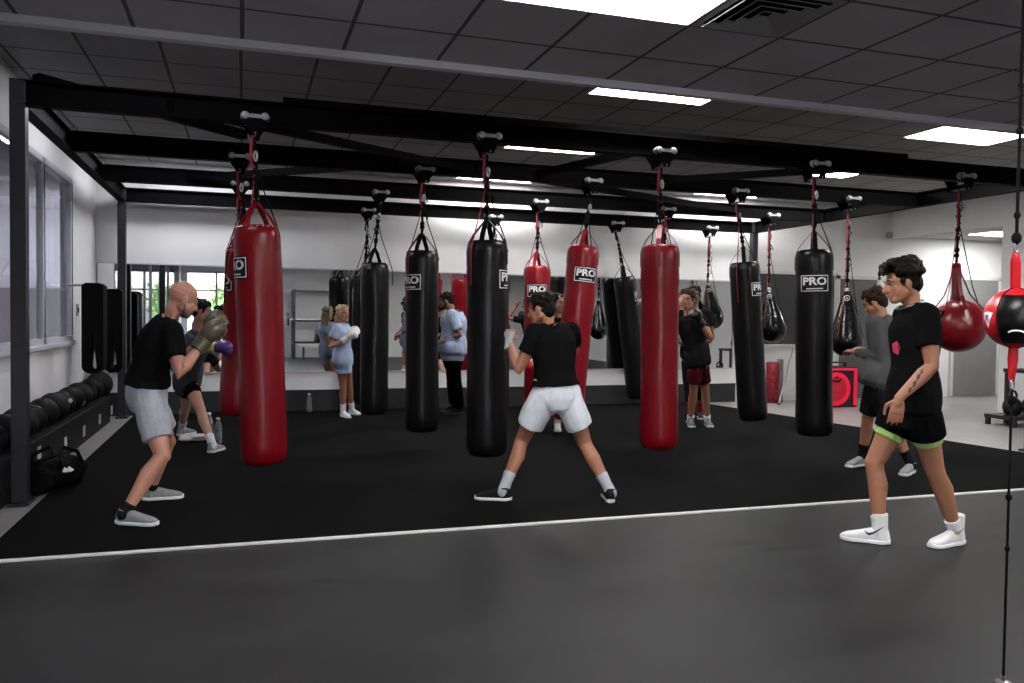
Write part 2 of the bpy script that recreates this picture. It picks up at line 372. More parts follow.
# hallway beyond the right opening
sbox('wall_hallway', (16.3, 5.0, 0), (16.5, YB, 3.2), M['wall'])
sbox('wall_hallway_near', (XR+0.16, 5.0, 0), (16.3, 5.15, 3.2), M['wall'])
sbox('ceiling_hallway', (XR+0.16, 5.0, 2.95), (16.5, YB, 3.05), M['wall'])
# dark band at the foot of the back wall, mirror wall above
sbox('baseboard_back', (XL, YB-0.02, 0.0), (7.95, YB, 0.313), M['band'])
# ceilings and the step between them
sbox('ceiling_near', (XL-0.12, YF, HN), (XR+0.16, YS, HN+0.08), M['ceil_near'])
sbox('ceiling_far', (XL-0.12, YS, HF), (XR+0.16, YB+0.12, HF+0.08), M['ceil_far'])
sbox('ceiling_step', (XL, YS, HN+0.02), (XR, YS+0.06, HF), M['wall'])
sbox('trim_2', (XL, YS-0.05, HN-0.045), (XR, YS+0.02, HN+0.03), mat('pale step trim', (0.80, 0.79, 0.86), 0.5), 0.004)

# mirror across the back wall
mi = thing('wall_mirror', 'wide wall mirror running along the back wall behind the bags', 'mirror', (3.0, YB, 1.3))
MB().box((XL+0.02, YB-0.012, 0.579), (7.88, YB, 2.038)).build('mirror_glass', M['mirror'], mi, smooth=False)
MB().box((XL+0.02, YB-0.018, 2.038), (7.90, YB, 2.056)).box((XL+0.02, YB-0.02, 0.560), (7.90, YB, 0.579)).box((7.88, YB-0.018, 0.56), (7.90, YB, 2.05)).build('mirror_frame', M['frame_alu'], mi, smooth=False)

# left windows into the lobby
wn = tag(thing('window_1', None, None, (XL, wy0, zs)), kind='structure')
yy = [wy0, 1.0, 3.2, 5.25, atX(44.5, 300, XL).y, wy1]
f = MB()
for y in yy:
    f.box((XL-0.05, max(wy0, y-0.10) if y != wy0 else y, zs), (XL+0.012, y if y != wy0 else y+0.1, zt))
f.box((XL-0.05, wy0, zs), (XL+0.012, wy1, zs+0.06)).box((XL-0.05, wy0, zt-0.07), (XL+0.012, wy1, zt))
tag(f.build('window_frame', M['frame_alu'], wn, smooth=False, bevel=0.004), kind='structure')
g = MB()
for y in yy[1:]:
    g.box((XL-0.01, y-0.055, zs+0.06), (XL+0.016, y-0.035, zt-0.07))
tag(g.build('gasket', M['steel'], wn, smooth=False), kind='structure')
tag(MB().box((XL-0.018, wy0, zs+0.05), (XL-0.012, wy1, zt-0.06)).build('pane', M['glass'], wn, smooth=False), kind='structure')
tag(MB().box((XL-0.12, wy0, zs-0.045), (XL+0.045, wy1+0.02, zs)).build('window_sill', M['frame_alu'], wn, smooth=False, bevel=0.004), kind='structure')
# the lobby beyond the glass
sbox('wall_lobby', (-6.2, YF, 0), (-6.0, YB+3, 3.1), M['lobby_wall'])
sbox('wall_lobby_end', (-6.0, YB+2.4, 0), (XL-0.12, YB+2.6, 3.1), M['lobby_wall'])
sbox('wall_lobby_front', (-6.2, YF-0.14, 0), (XL-0.12, YF, 3.1), M['lobby_wall'])
sbox('wall_lobby_low', (-6.0, YF, 0), (-5.94, YB+2.4, 1.75), M['lobby_dark'])
sbox('wall_lobby_end_low', (-5.94, YB+2.34, 0), (XL-0.12, YB+2.4, 1.75), M['lobby_dark'])
sbox('ceiling_lobby', (-6.2, YF, 3.0), (XL-0.12, YB+2.6, 3.1), M['lobby_wall'])

# storefront behind the camera, seen in the mirror
wf = tag(thing('window_2', None, None, (fx0, YF, 0)), kind='structure')
f = MB()
for k in range(4):
    x = fx0+(fx1-fx0)*k/3; f.box((x-0.035, YF-0.10, 0), (x+0.035, YF-0.02, fz))
f.box((fx0, YF-0.10, 0), (fx1, YF-0.02, 0.12)).box((fx0, YF-0.10, fz-0.08), (fx1, YF-0.02, fz)).box((fx0, YF-0.10, 2.1), (fx1, YF-0.02, 2.15))
tag(f.build('window_frame', M['frame_alu'], wf, smooth=False), kind='structure')
tag(MB().box((fx0, YF-0.065, 0.1), (fx1, YF-0.055, fz-0.05)).build('pane', M['glass'], wf, smooth=False), kind='structure')
sbox('ground_outside', (-16, YF-26, -0.2), (16, YF-6, -0.05), M['paving'])
sbox('pavement_outside', (-16, YF-6, -0.2), (16, YF-0.14, -0.02), M['paving'])
sbox('wall_facade_outside', (-9, YF-25, -0.05), (-2.2, YF-22, 4.5), M['facade'])
tr = thing('shade_tree', 'green street tree outside the front glass seen in the mirror', 'tree', (-0.75, YF-9, 0))
m_ = MB(); rr = random.Random(3)
for k in range(240): m_.sphere((-0.75+rr.gauss(0, 0.28), YF-9+rr.gauss(0, 0.3), 1.7+rr.gauss(0, 0.4)), rr.uniform(0.05, 0.13), 6)
m_.build('crown', M['leaf'], tr); MB().limb([(-0.75, YF-9, -0.05), (-0.72, YF-9, 1.6)], [0.12, 0.07]).build('trunk', M['hair_brown'], tr)

# dark window and doors on the right of the back wall
wd = tag(thing('window_3', None, None, (9.1, YB, 1)), kind='structure')
tag(MB().box((8.24, YB-0.02, 0.98), (9.95, YB, 2.19)).build('pane', M['dark_glass'], wd, smooth=False), kind='structure')
f = MB()
for lo, hi in (((8.19, 0.93), (8.24, 2.24)), ((9.93, 0.93), (9.97, 2.24)), ((8.24, 0.93), (9.93, 0.98)), ((8.24, 2.19), (9.93, 2.24))):
    f.box((lo[0], YB-0.035, lo[1]), (hi[0], YB, hi[1]))
tag(f.build('window_frame', M['white_trim'], wd, smooth=False), kind='structure')
def door(name, x0, x1, zt_, m, hx):
    d = tag(thing(name, None, None, (x0, YB, 0)), kind='structure')
    tag(MB().box((x0, YB-0.03, 0.01), (x1, YB, zt_)).build('door_panel', m, d, smooth=False, bevel=0.003), kind='structure')
    tag(MB().box((x0-0.07, YB-0.045, 0), (x0, YB, zt_+0.06)).box((x1, YB-0.045, 0), (x1+0.07, YB, zt_+0.06)).box((x0-0.07, YB-0.045, zt_), (x1+0.07, YB, zt_+0.06)).build('door_frame', M['white_trim'], d, smooth=False), kind='structure')
    tag(MB().limb([(hx, YB-0.03, 1.0), (hx, YB-0.075, 1.0), (hx+0.10, YB-0.075, 1.0)], [0.012]*3, 8).build('door_handle', M['chrome'], d), kind='structure')
door('door_1', 10.04, 10.85, 2.14, M['door'], 10.12)
door('door_2', 12.64, 13.70, 2.20, M['door_light'], 12.74)

# ------------------------------------------------------------------ ceiling lights
def ceiling_light(x0, x1, y0, y1, z, label, m='lamp'):
    t = thing('ceiling_light', label, 'ceiling light', ((x0+x1)/2, (y0+y1)/2, z), 'recessed ceiling panel lights')
    MB().box((x0+0.015, y0+0.015, z-0.006), (x1-0.015, y1-0.015, z-0.001)).build('diffuser', M[m], t, smooth=False)
    f = MB()
    for a, b in (((x0, y0), (x1, y0+0.018)), ((x0, y1-0.018), (x1, y1)), ((x0, y0+0.018), (x0+0.018, y1-0.018)), ((x1-0.018, y0+0.018), (x1, y1-0.018))):
        f.box((a[0], a[1], z-0.010), (b[0], b[1], z-0.0005))
    f.build('frame', M['lamp_frame'], t, smooth=False)
ceiling_light(1.145, 2.315, 3.455, 4.04, HN, 'bright panel light in the near ceiling beside the square air vent')
ceiling_light(2.95, 4.13, 6.40, 6.95, HF, 'bright panel light just past the ceiling step above the front beam')
ceiling_light(6.90, 8.10, 6.78, 7.36, HF, 'bright panel light above the red ball at the right of the front beam')
ceiling_light(2.95, 4.13, 8.95, 9.50, HF, 'panel light half hidden behind the front beam, above the middle bags')
ceiling_light(6.90, 8.10, 9.15, 9.72, HF, 'panel light above the front-row black bag, between first and second beams')
ceiling_light(2.95, 4.13, 11.27, 11.83, HF, 'panel light above the back wall behind the front-row black bag strap')
ceiling_light(6.90, 8.10, 11.27, 11.83, HF, 'panel light above the back right corner beside the second-row black bag trolley')
ceiling_light(12.1, 13.3, 10.75, 11.35, 2.95, 'panel light in the hallway ceiling at the far right')
for x, y, s in ((1.145, 1.115, 'left of the camera aisle'), (1.145, -1.225, 'near the storefront window'), (5.825, 1.115, 'on the right of the room behind'), (5.825, -1.225, 'over the right rear corner'), (5.825, 3.455, 'outside the picture on the right')):
    ceiling_light(x, x+1.17, y, y+0.585, HN, 'panel light in the near ceiling '+s)
ceiling_light(-4.6, -3.4, 5.4, 6.0, 3.0, 'panel light in the lobby behind the left window', 'lamp_lobby')
ceiling_light(-4.6, -3.4, 9.4, 10.0, 3.0, 'second panel light deeper in the lobby behind the left window', 'lamp_lobby')
ceiling_light(-4.6, -3.4, 1.4, 2.0, 3.0, 'panel light in the lobby nearest the storefront', 'lamp_lobby')
ceiling_light(-1.25, -0.08, 8.55, 9.10, HF, 'added unseen panel light above the front beam at the left', 'lamp_unseen')  # unseen, added to brighten the left back wall, spaced like the visible panels
ceiling_light(-1.25, -0.08, 10.95, 11.5, HF, 'added unseen panel light above the second beam at the left back', 'lamp_unseen')  # also added out of sight, for more light in the left back corner
ceiling_light(-1.25, -0.08, 5.50, 6.08, HF, 'added unseen panel light behind the ceiling step at the left', 'lamp_lobby')  # unseen weak panel added to lift the left wall

# air vent
x0, x1, y0, y1 = 2.325, 2.89, 3.465, 4.03
vt = thing('air_vent', 'square four-way grey air vent in the near ceiling beside the panel light', 'air vent', ((x0+x1)/2, (y0+y1)/2, HN))
def ring(a, b, za, zb, m=None):
    cx, cy = (x0+x1)/2, (y0+y1)/2; P = []
    for r, z in ((a, za), (b, zb), (b, zb+0.004), (a, za+0.004)):
        P += [(cx-r, cy-r, z), (cx+r, cy-r, z), (cx+r, cy+r, z), (cx-r, cy+r, z)]
    F = []
    for k in range(4):
        for i in range(4): F.append((k*4+i, k*4+(i+1) % 4, ((k+1) % 4)*4+(i+1) % 4, ((k+1) % 4)*4+i))
    return P, F
m_ = MB(); m_.add(*ring(0.283, 0.245, HN-0.008, HN-0.008)); m_.build('vent_frame', M['vent'], vt, smooth=False)
m_ = MB()
for k in range(4): m_.add(*ring(0.240-k*0.058, 0.206-k*0.058, HN-0.026, HN-0.008))
m_.build('louver', M['vent'], vt, smooth=False)
m_ = MB().box(((x0+x1)/2-0.24, (y0+y1)/2-0.24, HN-0.004), ((x0+x1)/2+0.24, (y0+y1)/2+0.24, HN-0.0005)); m_.build('duct_back', M['steel'], vt, smooth=False)

# ------------------------------------------------------------------ bag rig
ROWS = [6.67, 8.36, 10.10, 11.85]; BX0, BX1, HB, HT = -1.52, 8.10, 2.84, 3.02
rig = thing('bag_rig', 'black steel beam frame on posts that carries all the punching bags', 'steel frame', (3.3, 9.2, 0))
def ibeam(y, name):
    m = MB(); m.box((BX0, y-0.05, HB), (BX1, y+0.05, HB+0.014)).box((BX0, y-0.05, HT-0.014), (BX1, y+0.05, HT)).box((BX0, y-0.006, HB+0.014), (BX1, y+0.006, HT-0.014))
    return m.build('beam', M['steel'], rig, smooth=False, bevel=0.002)
for y in ROWS: ibeam(y, 'beam')
for x in (BX0, BX1):
    m = MB(); m.box((x-0.05, ROWS[0], HB), (x+0.05, ROWS[3], HB+0.014)).box((x-0.05, ROWS[0], HT-0.014), (x+0.05, ROWS[3], HT)).box((x-0.006, ROWS[0], HB), (x+0.006, ROWS[3], HT))
    m.build('side_beam', M['steel'], rig, smooth=False, bevel=0.002)
for x in (BX0, BX1):
    for y in (ROWS[0], ROWS[3]):
        m = MB(); m.box((x-0.05, y-0.05, 0.0), (x+0.05, y+0.05, HT)).box((x-0.07, y-0.10, 0), (x+0.07, y+0.10, 0.022))
        for a in (0,):
            for b in (-0.075, 0.075): m.lathe([(0.014, 0.022), (0.014, 0.034)], (x+a, y+b, 0), 6)
        m.build('post', M['steel_post'], rig, smooth=False, bevel=0.004)
for a, b in (((-0.55, 6.67), (2.15, 8.36)), ((3.0, 8.36), (3.52, 6.67)), ((4.3, 8.36), (6.05, 6.67)), ((2.3, 8.36), (6.6, 10.1)), ((-0.6, 10.1), (1.5, 8.36))):
    d = V((b[0]-a[0], b[1]-a[1], 0)); L = d.length; d.normalize()
    MB().obox(((a[0]+b[0])/2, (a[1]+b[1])/2, 2.93), d*(L/2), d.cross(UP)*0.035, UP*0.035).build('brace', M['steel'], rig, smooth=False)
xa, xb = atY(283, 97, ROWS[0]).x, atY(906, 154, ROWS[0]).x
MB().box((xa, ROWS[0]-0.03, HT), (xb, ROWS[0]+0.03, HT+0.045)).build('top_rail', M['steel'], rig, smooth=False)
MB().obox((-0.72, 7.5, HT+0.05), V((0.72, 0.70, 0)), V((-0.03, 0.03, 0)), UP*0.04).build('brace', M['steel'], rig, smooth=False)

# ------------------------------------------------------------------ bench with medicine balls
by0, by1, bxf, bh = 5.55, 11.45, -1.60, 0.33
bn = thing('low_bench', 'long low dark bench along the left wall carrying a row of medicine balls', 'bench', ((XL+bxf)/2, (by0+by1)/2, 0))
MB().box((XL+0.005, by0, bh-0.04), (bxf, by1, bh)).build('bench_top', M['shelf'], bn, smooth=False, bevel=0.004)
MB().box((bxf-0.03, by0, 0), (bxf-0.008, by1, bh-0.04)).build('front_panel', M['shelf'], bn, smooth=False)
MB().box((XL+0.005, by0, 0), (bxf-0.03, by0+0.03, bh-0.04)).build('end_panel', M['shelf'], bn, smooth=False)
MB().box((XL+0.005, by1-0.03, 0), (bxf-0.03, by1, bh-0.04)).build('end_panel', M['shelf'], bn, smooth=False)
for u, v in ((39, 453), (65.4, 443), (84, 431), (99.7, 419), (111.6, 410)):
    p = atX(u, v, bxf-0.008)
    MB().box((bxf-0.008, p.y-0.06, p.z-0.055), (bxf-0.004, p.y+0.06, p.z+0.055)).build('number_card', M['pale'], bn, smooth=False)
def med_ball(r):
    m = MB(); n = 32; prof = [(r*math.cos(a), r*math.sin(a)) for a in [PI*(-0.5+k/16) for k in range(17)]]
    m.lathe(prof, (0, 0, 0), n); return m
N_B = 14; bsrc = None
words = ['nearest the duffel bag', 'second from the front', 'third from the front', 'fourth from the front', 'fifth from the front', 'sixth from the front', 'seventh from the front', 'eighth from the front', 'ninth from the front', 'tenth from the front', 'eleventh from the front', 'twelfth from the front', 'second from the far end', 'at the far end under the hanging pads']
for k in range(N_B):
    r = 0.136+0.006*math.sin(k*2.1)+(0.016 if k == N_B-1 else 0); y = by0+0.25+k*(by1-by0-0.5)/(N_B-1)
    if k == 0:
        b = med_ball(0.155).build('medicine_ball', M['ball_rubber']); bsrc = b
        sm = MB(); sm.tube([(V((0.1575*math.cos(t)*1.0, 0, 0.1575*math.sin(t))), V((0,0.004,0)), V((math.cos(t),0,math.sin(t)))*0.003) for t in [PI*(k2/24)*2 for k2 in range(24)]], 6)
        sm.build('seam', M['patch_black'], b); pt = MB(); pt.tube([(V((0.154, 0, 0)), V((0,0.035,0)), V((0,0,0.028))), (V((0.160, 0, 0)), V((0,0.03,0)), V((0,0,0.024)))], 16); pt.build('valve_label', M['grey_metal'], b)
    else:
        b = bsrc.copy(); COL.objects.link(b)
        for ch in bsrc.children:
            c = ch.copy(); COL.objects.link(c); c.parent = b
    b.location = (XL+r*1.05+0.01, y, bh+r*1.04+0.003); b.scale = (r/0.155,)*3; b.rotation_euler = (0.5*k, 0.35*math.sin(k*3), 0.7*k)
    tag(b, 'black rubber medicine ball on the low bench, '+words[k], 'medicine ball', 'medicine balls on the bench')

# hanging pads on the left wall near the corner
for k, (u0, u1, v0, v1, Y, lab) in enumerate(((83.5, 105.5, 283, 373, 10.35, 'long black looped pad hanging on the left wall, the nearer one'), (106, 124, 289, 372, 11.35, 'long black looped pad hanging in the corner, beside the back post'))):
    a, b = atY(u0, v0, Y), atY(u1, v1, Y); x0_, x1_ = max(a.x, XL+0.03), b.x; z1_, z0_ = a.z, b.z; xc = (x0_+x1_)/2; hw = (x1_-x0_)/2
    t = thing('hanging_pad', lab, 'hanging pad', (xc, Y, z1_+0.02), 'looped pads on the left wall')
    outer = []; inner = []
    for q in range(24):
        an = PI+PI*q/23
        outer.append((xc+hw*math.cos(an), z0_+hw*0.75+hw*0.75*math.sin(an))); inner.append((xc+hw*0.36*math.cos(an), z0_+hw*0.75+hw*0.40*math.sin(an)))
    zt_ = z0_+(z1_-z0_)*0.34
    outer += [(x1_, z1_-0.03), (x1_-0.04, z1_), (x0_+0.04, z1_), (x0_, z1_-0.03)]; inner += [(xc+hw*0.10, zt_), (xc+0.005, zt_+0.12), (xc-0.005, zt_+0.12), (xc-hw*0.10, zt_)]
    n = len(outer); P = [(x, Y-0.14, z) for x, z in outer]+[(x, Y-0.14, z) for x, z in inner]+[(x, Y+0.14, z) for x, z in outer]+[(x, Y+0.14, z) for x, z in inner]; Fc = []
    for i in range(n):
        j = (i+1) % n
        Fc += [(i, j, n+j, n+i), (2*n+j, 2*n+i, 3*n+i, 3*n+j), (i, 2*n+i, 2*n+j, j), (n+i, n+j, 3*n+j, 3*n+i)]
    m = MB(); m.add(P, Fc); m.build('pad_loop', M['nylon'], t, bevel=0.01)
    MB().limb([(XL, Y, z1_-0.03), (x0_+0.05, Y, z1_-0.02)], [0.014, 0.014], 8).build('wall_hook', M['chrome'], t)

# light switch
p = atX(77, 310, XL); t = thing('light_switch', 'small grey switch plate on the left wall beside the window', 'light switch', (XL, p.y, p.z))
MB().box((XL, p.y-0.06, p.z-0.07), (XL+0.012, p.y+0.06, p.z+0.07)).build('switch_plate', M['grey_metal'], t, smooth=False, bevel=0.003)
MB().box((XL+0.012, p.y-0.02, p.z-0.03), (XL+0.02, p.y+0.02, p.z+0.03)).build('toggle', M['steel'], t, smooth=False)

# small camera dome on the header
p = atY(889, 235, YB-0.05)
tag(MB().lathe([(0.001, -0.06), (0.04, -0.05), (0.055, -0.01), (0.06, 0.03), (0.02, 0.05)], (p.x, YB-0.062, p.z), 16).build('wall_sensor', M['grey_metal']), 'small round grey sensor high on the back wall near the right corner', 'wall sensor')

# duffel bag beside the near post
c = V((-1.39, 7.16, 0)); t = thing('duffel_bag', 'black duffel bag with a white mark slumped by the near post', 'duffel bag', (c.x, c.y, 0))
ax = V((0.35, 0.94, 0)).normalized(); bx = V((ax.y, -ax.x, 0))
m = MB(); R = []
for k in range(11):
    q = k/10; L = (q-0.5)*0.62; w_ = 0.135*(max(0.02, 1-(2*q-1)**4))**0.5; h_ = 0.125*(max(0.02, 1-(2*q-1)**4))**0.5
    R.append((c+ax*L+UP*(h_+0.013), bx*w_, UP*h_))
m.tube(R, 18, power=2.6)
remesh(m, 'bag_body', M['nylon'], t, 0.012, 3, 0.018, 9)
for s in (-1, 1):
    MB().ribbon([c+ax*(-0.14)+bx*s*0.13+UP*0.19, c+ax*(-0.12)+bx*s*0.10+UP*0.29, c+bx*s*0.06+UP*0.33, c+ax*0.12+bx*s*0.10+UP*0.28, c+ax*0.14+bx*s*0.13+UP*0.19], ax.cross(bx), 0.03, 0.006).build('handle', M['nylon'], t)
MB().ribbon([c+ax*(-0.28)+UP*0.262, c+ax*0.28+UP*0.262], bx, 0.015, 0.006).build('zip', M['steel'], t)
vs, fs = [(-0.05, 0), (-0.02, 0.035), (0.0, 0.015), (0.02, 0.035), (0.05, 0.0), (0.02, -0.01), (0, 0.0), (-0.02, -0.01)], [(0, 7, 1), (1, 7, 6, 2), (2, 6, 5, 3), (3, 5, 4)]
nn = (bx*0.85-ax*0.35+UP*0.45).normalized(); e1 = UP.cross(nn).normalized(); e2 = nn.cross(e1); lc = c-ax*0.08+bx*0.135+UP*0.155
m = MB(); m.add([lc+nn*0.02+e1*a+e2*b for a, b in vs]+[lc-nn*0.02+e1*a+e2*b for a, b in vs], fs+[tuple(i+8 for i in f_[::-1]) for f_ in fs]+[(i, (i+1) % 8, 8+(i+1) % 8, 8+i) for i in range(8)])
m.build('white_mark', M['white_print'], t, smooth=False)

# bottles on the mat at the wall
def bottle(c, h, label, cat='water bottle'):
    t = thing('water_bottle', label, cat, c, 'water bottles on the mat'); r = h*0.15
    MB().lathe([(r*0.9, 0), (r, 0.01), (r, h*0.35), (r*0.9, h*0.40), (r, h*0.45), (r, h*0.68), (r*0.45, h*0.88), (r*0.42, h*0.92)], c, 20).build('bottle_body', M['bottle'], t)
    MB().lathe([(r*0.48, h*0.915), (r*0.5, h*0.92), (r*0.5, h*0.99), (r*0.42, h)], c, 16).build('cap', M['white_print'], t)
p = atZ(308, 410, 0.012); bottle((p.x, YB-0.14, 0.012), 0.26, 'clear water bottle standing alone against the dark wall band')
p = atZ(218, 443, 0.012); bottle(tuple(p), 0.27, 'clear water bottle on the mat by the second boxer\'s front foot, nearer one')
p = atZ(211, 439, 0.012); bottle((p.x-0.02, p.y, 0.012), 0.29, 'clear water bottle on the mat behind its twin, under the punched red bag')
c = atZ(199, 440, 0.012)+V((-0.05, -0.08, 0)); m = MB()
for k in range(7): m.ell(c+V((0.06*math.sin(k*2.2), 0.06*math.cos(k*1.7), 0.025+0.006*k)), V((0.09, 0.03, 0)), V((-0.02, 0.07, 0)), V((0, 0, 0.022)), 10)
tag(remesh(m, 'towel', M['towel'], None, 0.01, 2, 0.012, 14), 'crumpled white towel on the mat beside the water bottles', 'towel')

# ------------------------------------------------------------------ right side gear
# speaker with red ring
c = atZ(845, 416, 0.0); c.y = 10.9; c = V((atY(844, 400, 10.9).x, 10.9, 0)); zb = max(0.0, atY(844, 415, 10.9).z); zt_ = atY(844, 367, 10.9).z
x0_, x1_ = atY(815, 400, 10.9).x, atY(858, 400, 10.9).x
sp = thing('party_speaker', 'black loudspeaker with glowing red rings standing behind the front-row black bag', 'loudspeaker', (c.x, 10.9, 0))
MB().box((x0_, 10.92, 0.0), (x1_, 11.28, zt_)).build('cabinet', M['plastic'], sp, smooth=False, bevel=0.02)
f = MB(); w_ = x1_-x0_
for lo, hi in (((x0_+0.02, zt_-0.055), (x1_-0.02, zt_-0.02)), ((x1_-0.075, 0.03), (x1_-0.02, zt_-0.055)), ((x0_+0.02, 0.03), (x0_+0.06, zt_-0.055))):
    f.box((lo[0], 10.905, lo[1]), (hi[0], 10.922, hi[1]))
f.build('light_strip', M['led_red'], sp, smooth=False)
wc = V(((x0_+x1_)/2, 10.92, 0.30)); m = MB(); R = w_*0.30
def disc(c, prof, n=28):
    """turned about the y axis; prof (radius, forward)"""
    return MB().tube([(V((c.x, c.y-f_, c.z)), V((r, 0, 0)), V((0, 0, r))) for r, f_ in prof], n)
disc(wc, [(R*1.08, 0), (R*1.08, 0.012), (R*0.8, 0.014), (R*0.8, 0.0)]).build('woofer_ring', M['led_red'], sp)
disc(wc, [(R*0.79, 0.0), (R*0.79, 0.008), (R*0.35, -0.002), (R*0.3, 0.012), (R*0.05, 0.02)]).build('woofer', mat('red lit cone', (0.25, 0.01, 0.02), 0.4, emit=(1, 0.015, 0.06), estr=0.16), sp)
disc(V((wc.x, wc.y, zt_-0.14)), [(R*0.45, 0.0), (R*0.45, 0.010), (R*0.3, 0.002), (R*0.1, 0.008)]).build('tweeter', M['black_gloss'], sp)
MB().box((x0_+0.1, 11.05, zt_), (x0_+0.13, 11.12, zt_+0.05)).box((x1_-0.13, 11.05, zt_), (x1_-0.1, 11.12, zt_+0.05)).box((x0_+0.1, 11.05, zt_+0.05), (x1_-0.1, 11.12, zt_+0.075)).build('handle', M['plastic'], sp, smooth=False, bevel=0.006)

# red patterned roll and leaning pole
a = atY(767.5, 362, 11.8); b = atY(777.5, 403, 11.8)
rl = thing('foam_roller', 'red patterned foam roller standing upright against the white wall', 'foam roller', ((a.x+b.x)/2, 11.8, 0)); r_ = (b.x-a.x)/2
MB().lathe([(r_*0.9, 0.005), (r_, 0.02), (r_, a.z-0.02), (r_*0.9, a.z)], ((a.x+b.x)/2, 11.8, 0), 22).build('sleeve', M['red_paper'], rl)
MB().lathe([(r_*0.6, a.z-0.005), (r_*0.6, a.z+0.004)], ((a.x+b.x)/2, 11.8, 0), 18).build('core', M['plastic'], rl)
tag(MB().box((b.x+0.005, 11.76, 0), (b.x+0.075, 11.84, atY(780, 359, 11.8).z)).build('wall_bracket', M['grey_metal'], smooth=False, bevel=0.004), 'upright grey metal strip beside the red patterned roller', 'metal strip')
p0 = atY(779, 408, 11.5); p0.z = 0.0; p1 = atY(793, 349, 12.05)
pl = thing('leaning_pole', 'thin grey metal pole leaning against the white wall', 'pole', p0)
MB().limb([p0+UP*0.02, p1], [0.014, 0.014], 10).build('shaft', M['grey_metal'], pl); MB().limb([p0+UP*0.012, p0+(p1-p0)*0.05], [0.02, 0.018], 10).build('rubber_tip', M['black_rubber'], pl)

# kettlebell rack far right
rx, ry = atZ(1000, 426, 0).x, atZ(1000, 428, 0).y
rk = thing('weight_rack', 'black low weight rack at the right edge holding kettlebells', 'weight rack', (rx, ry, 0))
zr = atY(1010, 417, ry).z
for z, xo in ((zr, 0.0), (zr+0.62, 0.32)): MB().box((rx+xo, ry-0.05, z-0.05), (rx+1.5, ry+0.42, z)).build('shelf', M['steel_post'], rk, smooth=False, bevel=0.004)
for x in (rx+0.03, rx+0.36, rx+1.47):
    for y in (ry-0.02, ry+0.38): MB().box((x-0.025, y-0.025, 0), (x+0.025, y+0.025, zr+0.6 if x > rx+0.2 else zr-0.02)).build('leg', M['steel_post'], rk, smooth=False)
def kettlebell(x, y, z, r, lab):
    z += 0.004
    t = thing('kettlebell', lab, 'kettlebell', (x, y, z), 'kettlebells on the rack')
    MB().lathe([(r*0.6, 0), (r*0.85, r*0.25), (r, r*0.8), (r*0.9, r*1.35), (r*0.55, r*1.75), (r*0.3, r*1.85)], (x, y, z), 22).build('bell', M['black_rubber'], t)
    MB().limb([(x-r*0.5, y, z+r*1.6), (x-r*0.55, y, z+r*2.2), (x-r*0.3, y, z+r*2.55), (x+r*0.3, y, z+r*2.55), (x+r*0.55, y, z+r*2.2), (x+r*0.5, y, z+r*1.6)], [r*0.14]*6, 10).build('handle', M['steel_post'], t)
q = atY(1012, 400, ry+0.18)
kettlebell(q.x, ry+0.17, zr, 0.125, 'round black kettlebell on the lower shelf of the weight rack')
kettlebell(q.x+0.34, ry+0.17, zr, 0.125, 'black kettlebell on the lower shelf, cut by the picture edge')
kettlebell(q.x+0.42, ry+0.17, zr+0.62, 0.13, 'black kettlebell on the upper shelf of the weight rack')
kettlebell(q.x+0.78, ry+0.17, zr+0.62, 0.13, 'second black kettlebell on the upper shelf of the weight rack')

# gear behind the camera that the mirror shows
pr = thing('power_rack', 'dark weight rack behind the camera, seen small in the mirror', 'weight rack', (2.3, -3.0, 0))
for x in (1.5, 3.1):
    for y in (-3.3, -2.5): MB().box((x-0.04, y-0.04, 0), (x+0.04, y+0.04, 2.2)).build('upright', M['steel_post'], pr, smooth=False)
for z in (0.5, 1.2, 2.16): MB().box((1.5, -3.34, z-0.03), (3.1, -3.26, z+0.03)).box((1.46, -3.3, z-0.03), (1.54, -2.5, z+0.03)).box((3.06, -3.3, z-0.03), (3.14, -2.5, z+0.03)).build('crossbar', M['steel_post'], pr, smooth=False)
MB().limb([(1.2, -2.5, 1.25), (3.4, -2.5, 1.25)], [0.014]*2, 8).build('bar', M['chrome'], pr)
for x in (1.32, 3.28): MB().tube([(V((x-0.03, -2.5, 1.25)), V((0, 0.2, 0)), V((0, 0, 0.2))), (V((x+0.03, -2.5, 1.25)), V((0, 0.2, 0)), V((0, 0, 0.2)))], 24).build('weight_plate', M['black_rubber'], pr)
wb = thing('flat_bench', 'pale flat bench behind the camera, seen small in the mirror', 'bench', (2.3, -1.9, 0))
MB().box((1.6, -2.1, 0.40), (3.0, -1.75, 0.48)).build('bench_pad', M['pale'], wb, smooth=False, bevel=0.02)
for x in (1.75, 2.85): MB().box((x-0.03, -2.05, 0), (x+0.03, -1.8, 0.40)).build('leg', M['steel_post'], wb, smooth=False)
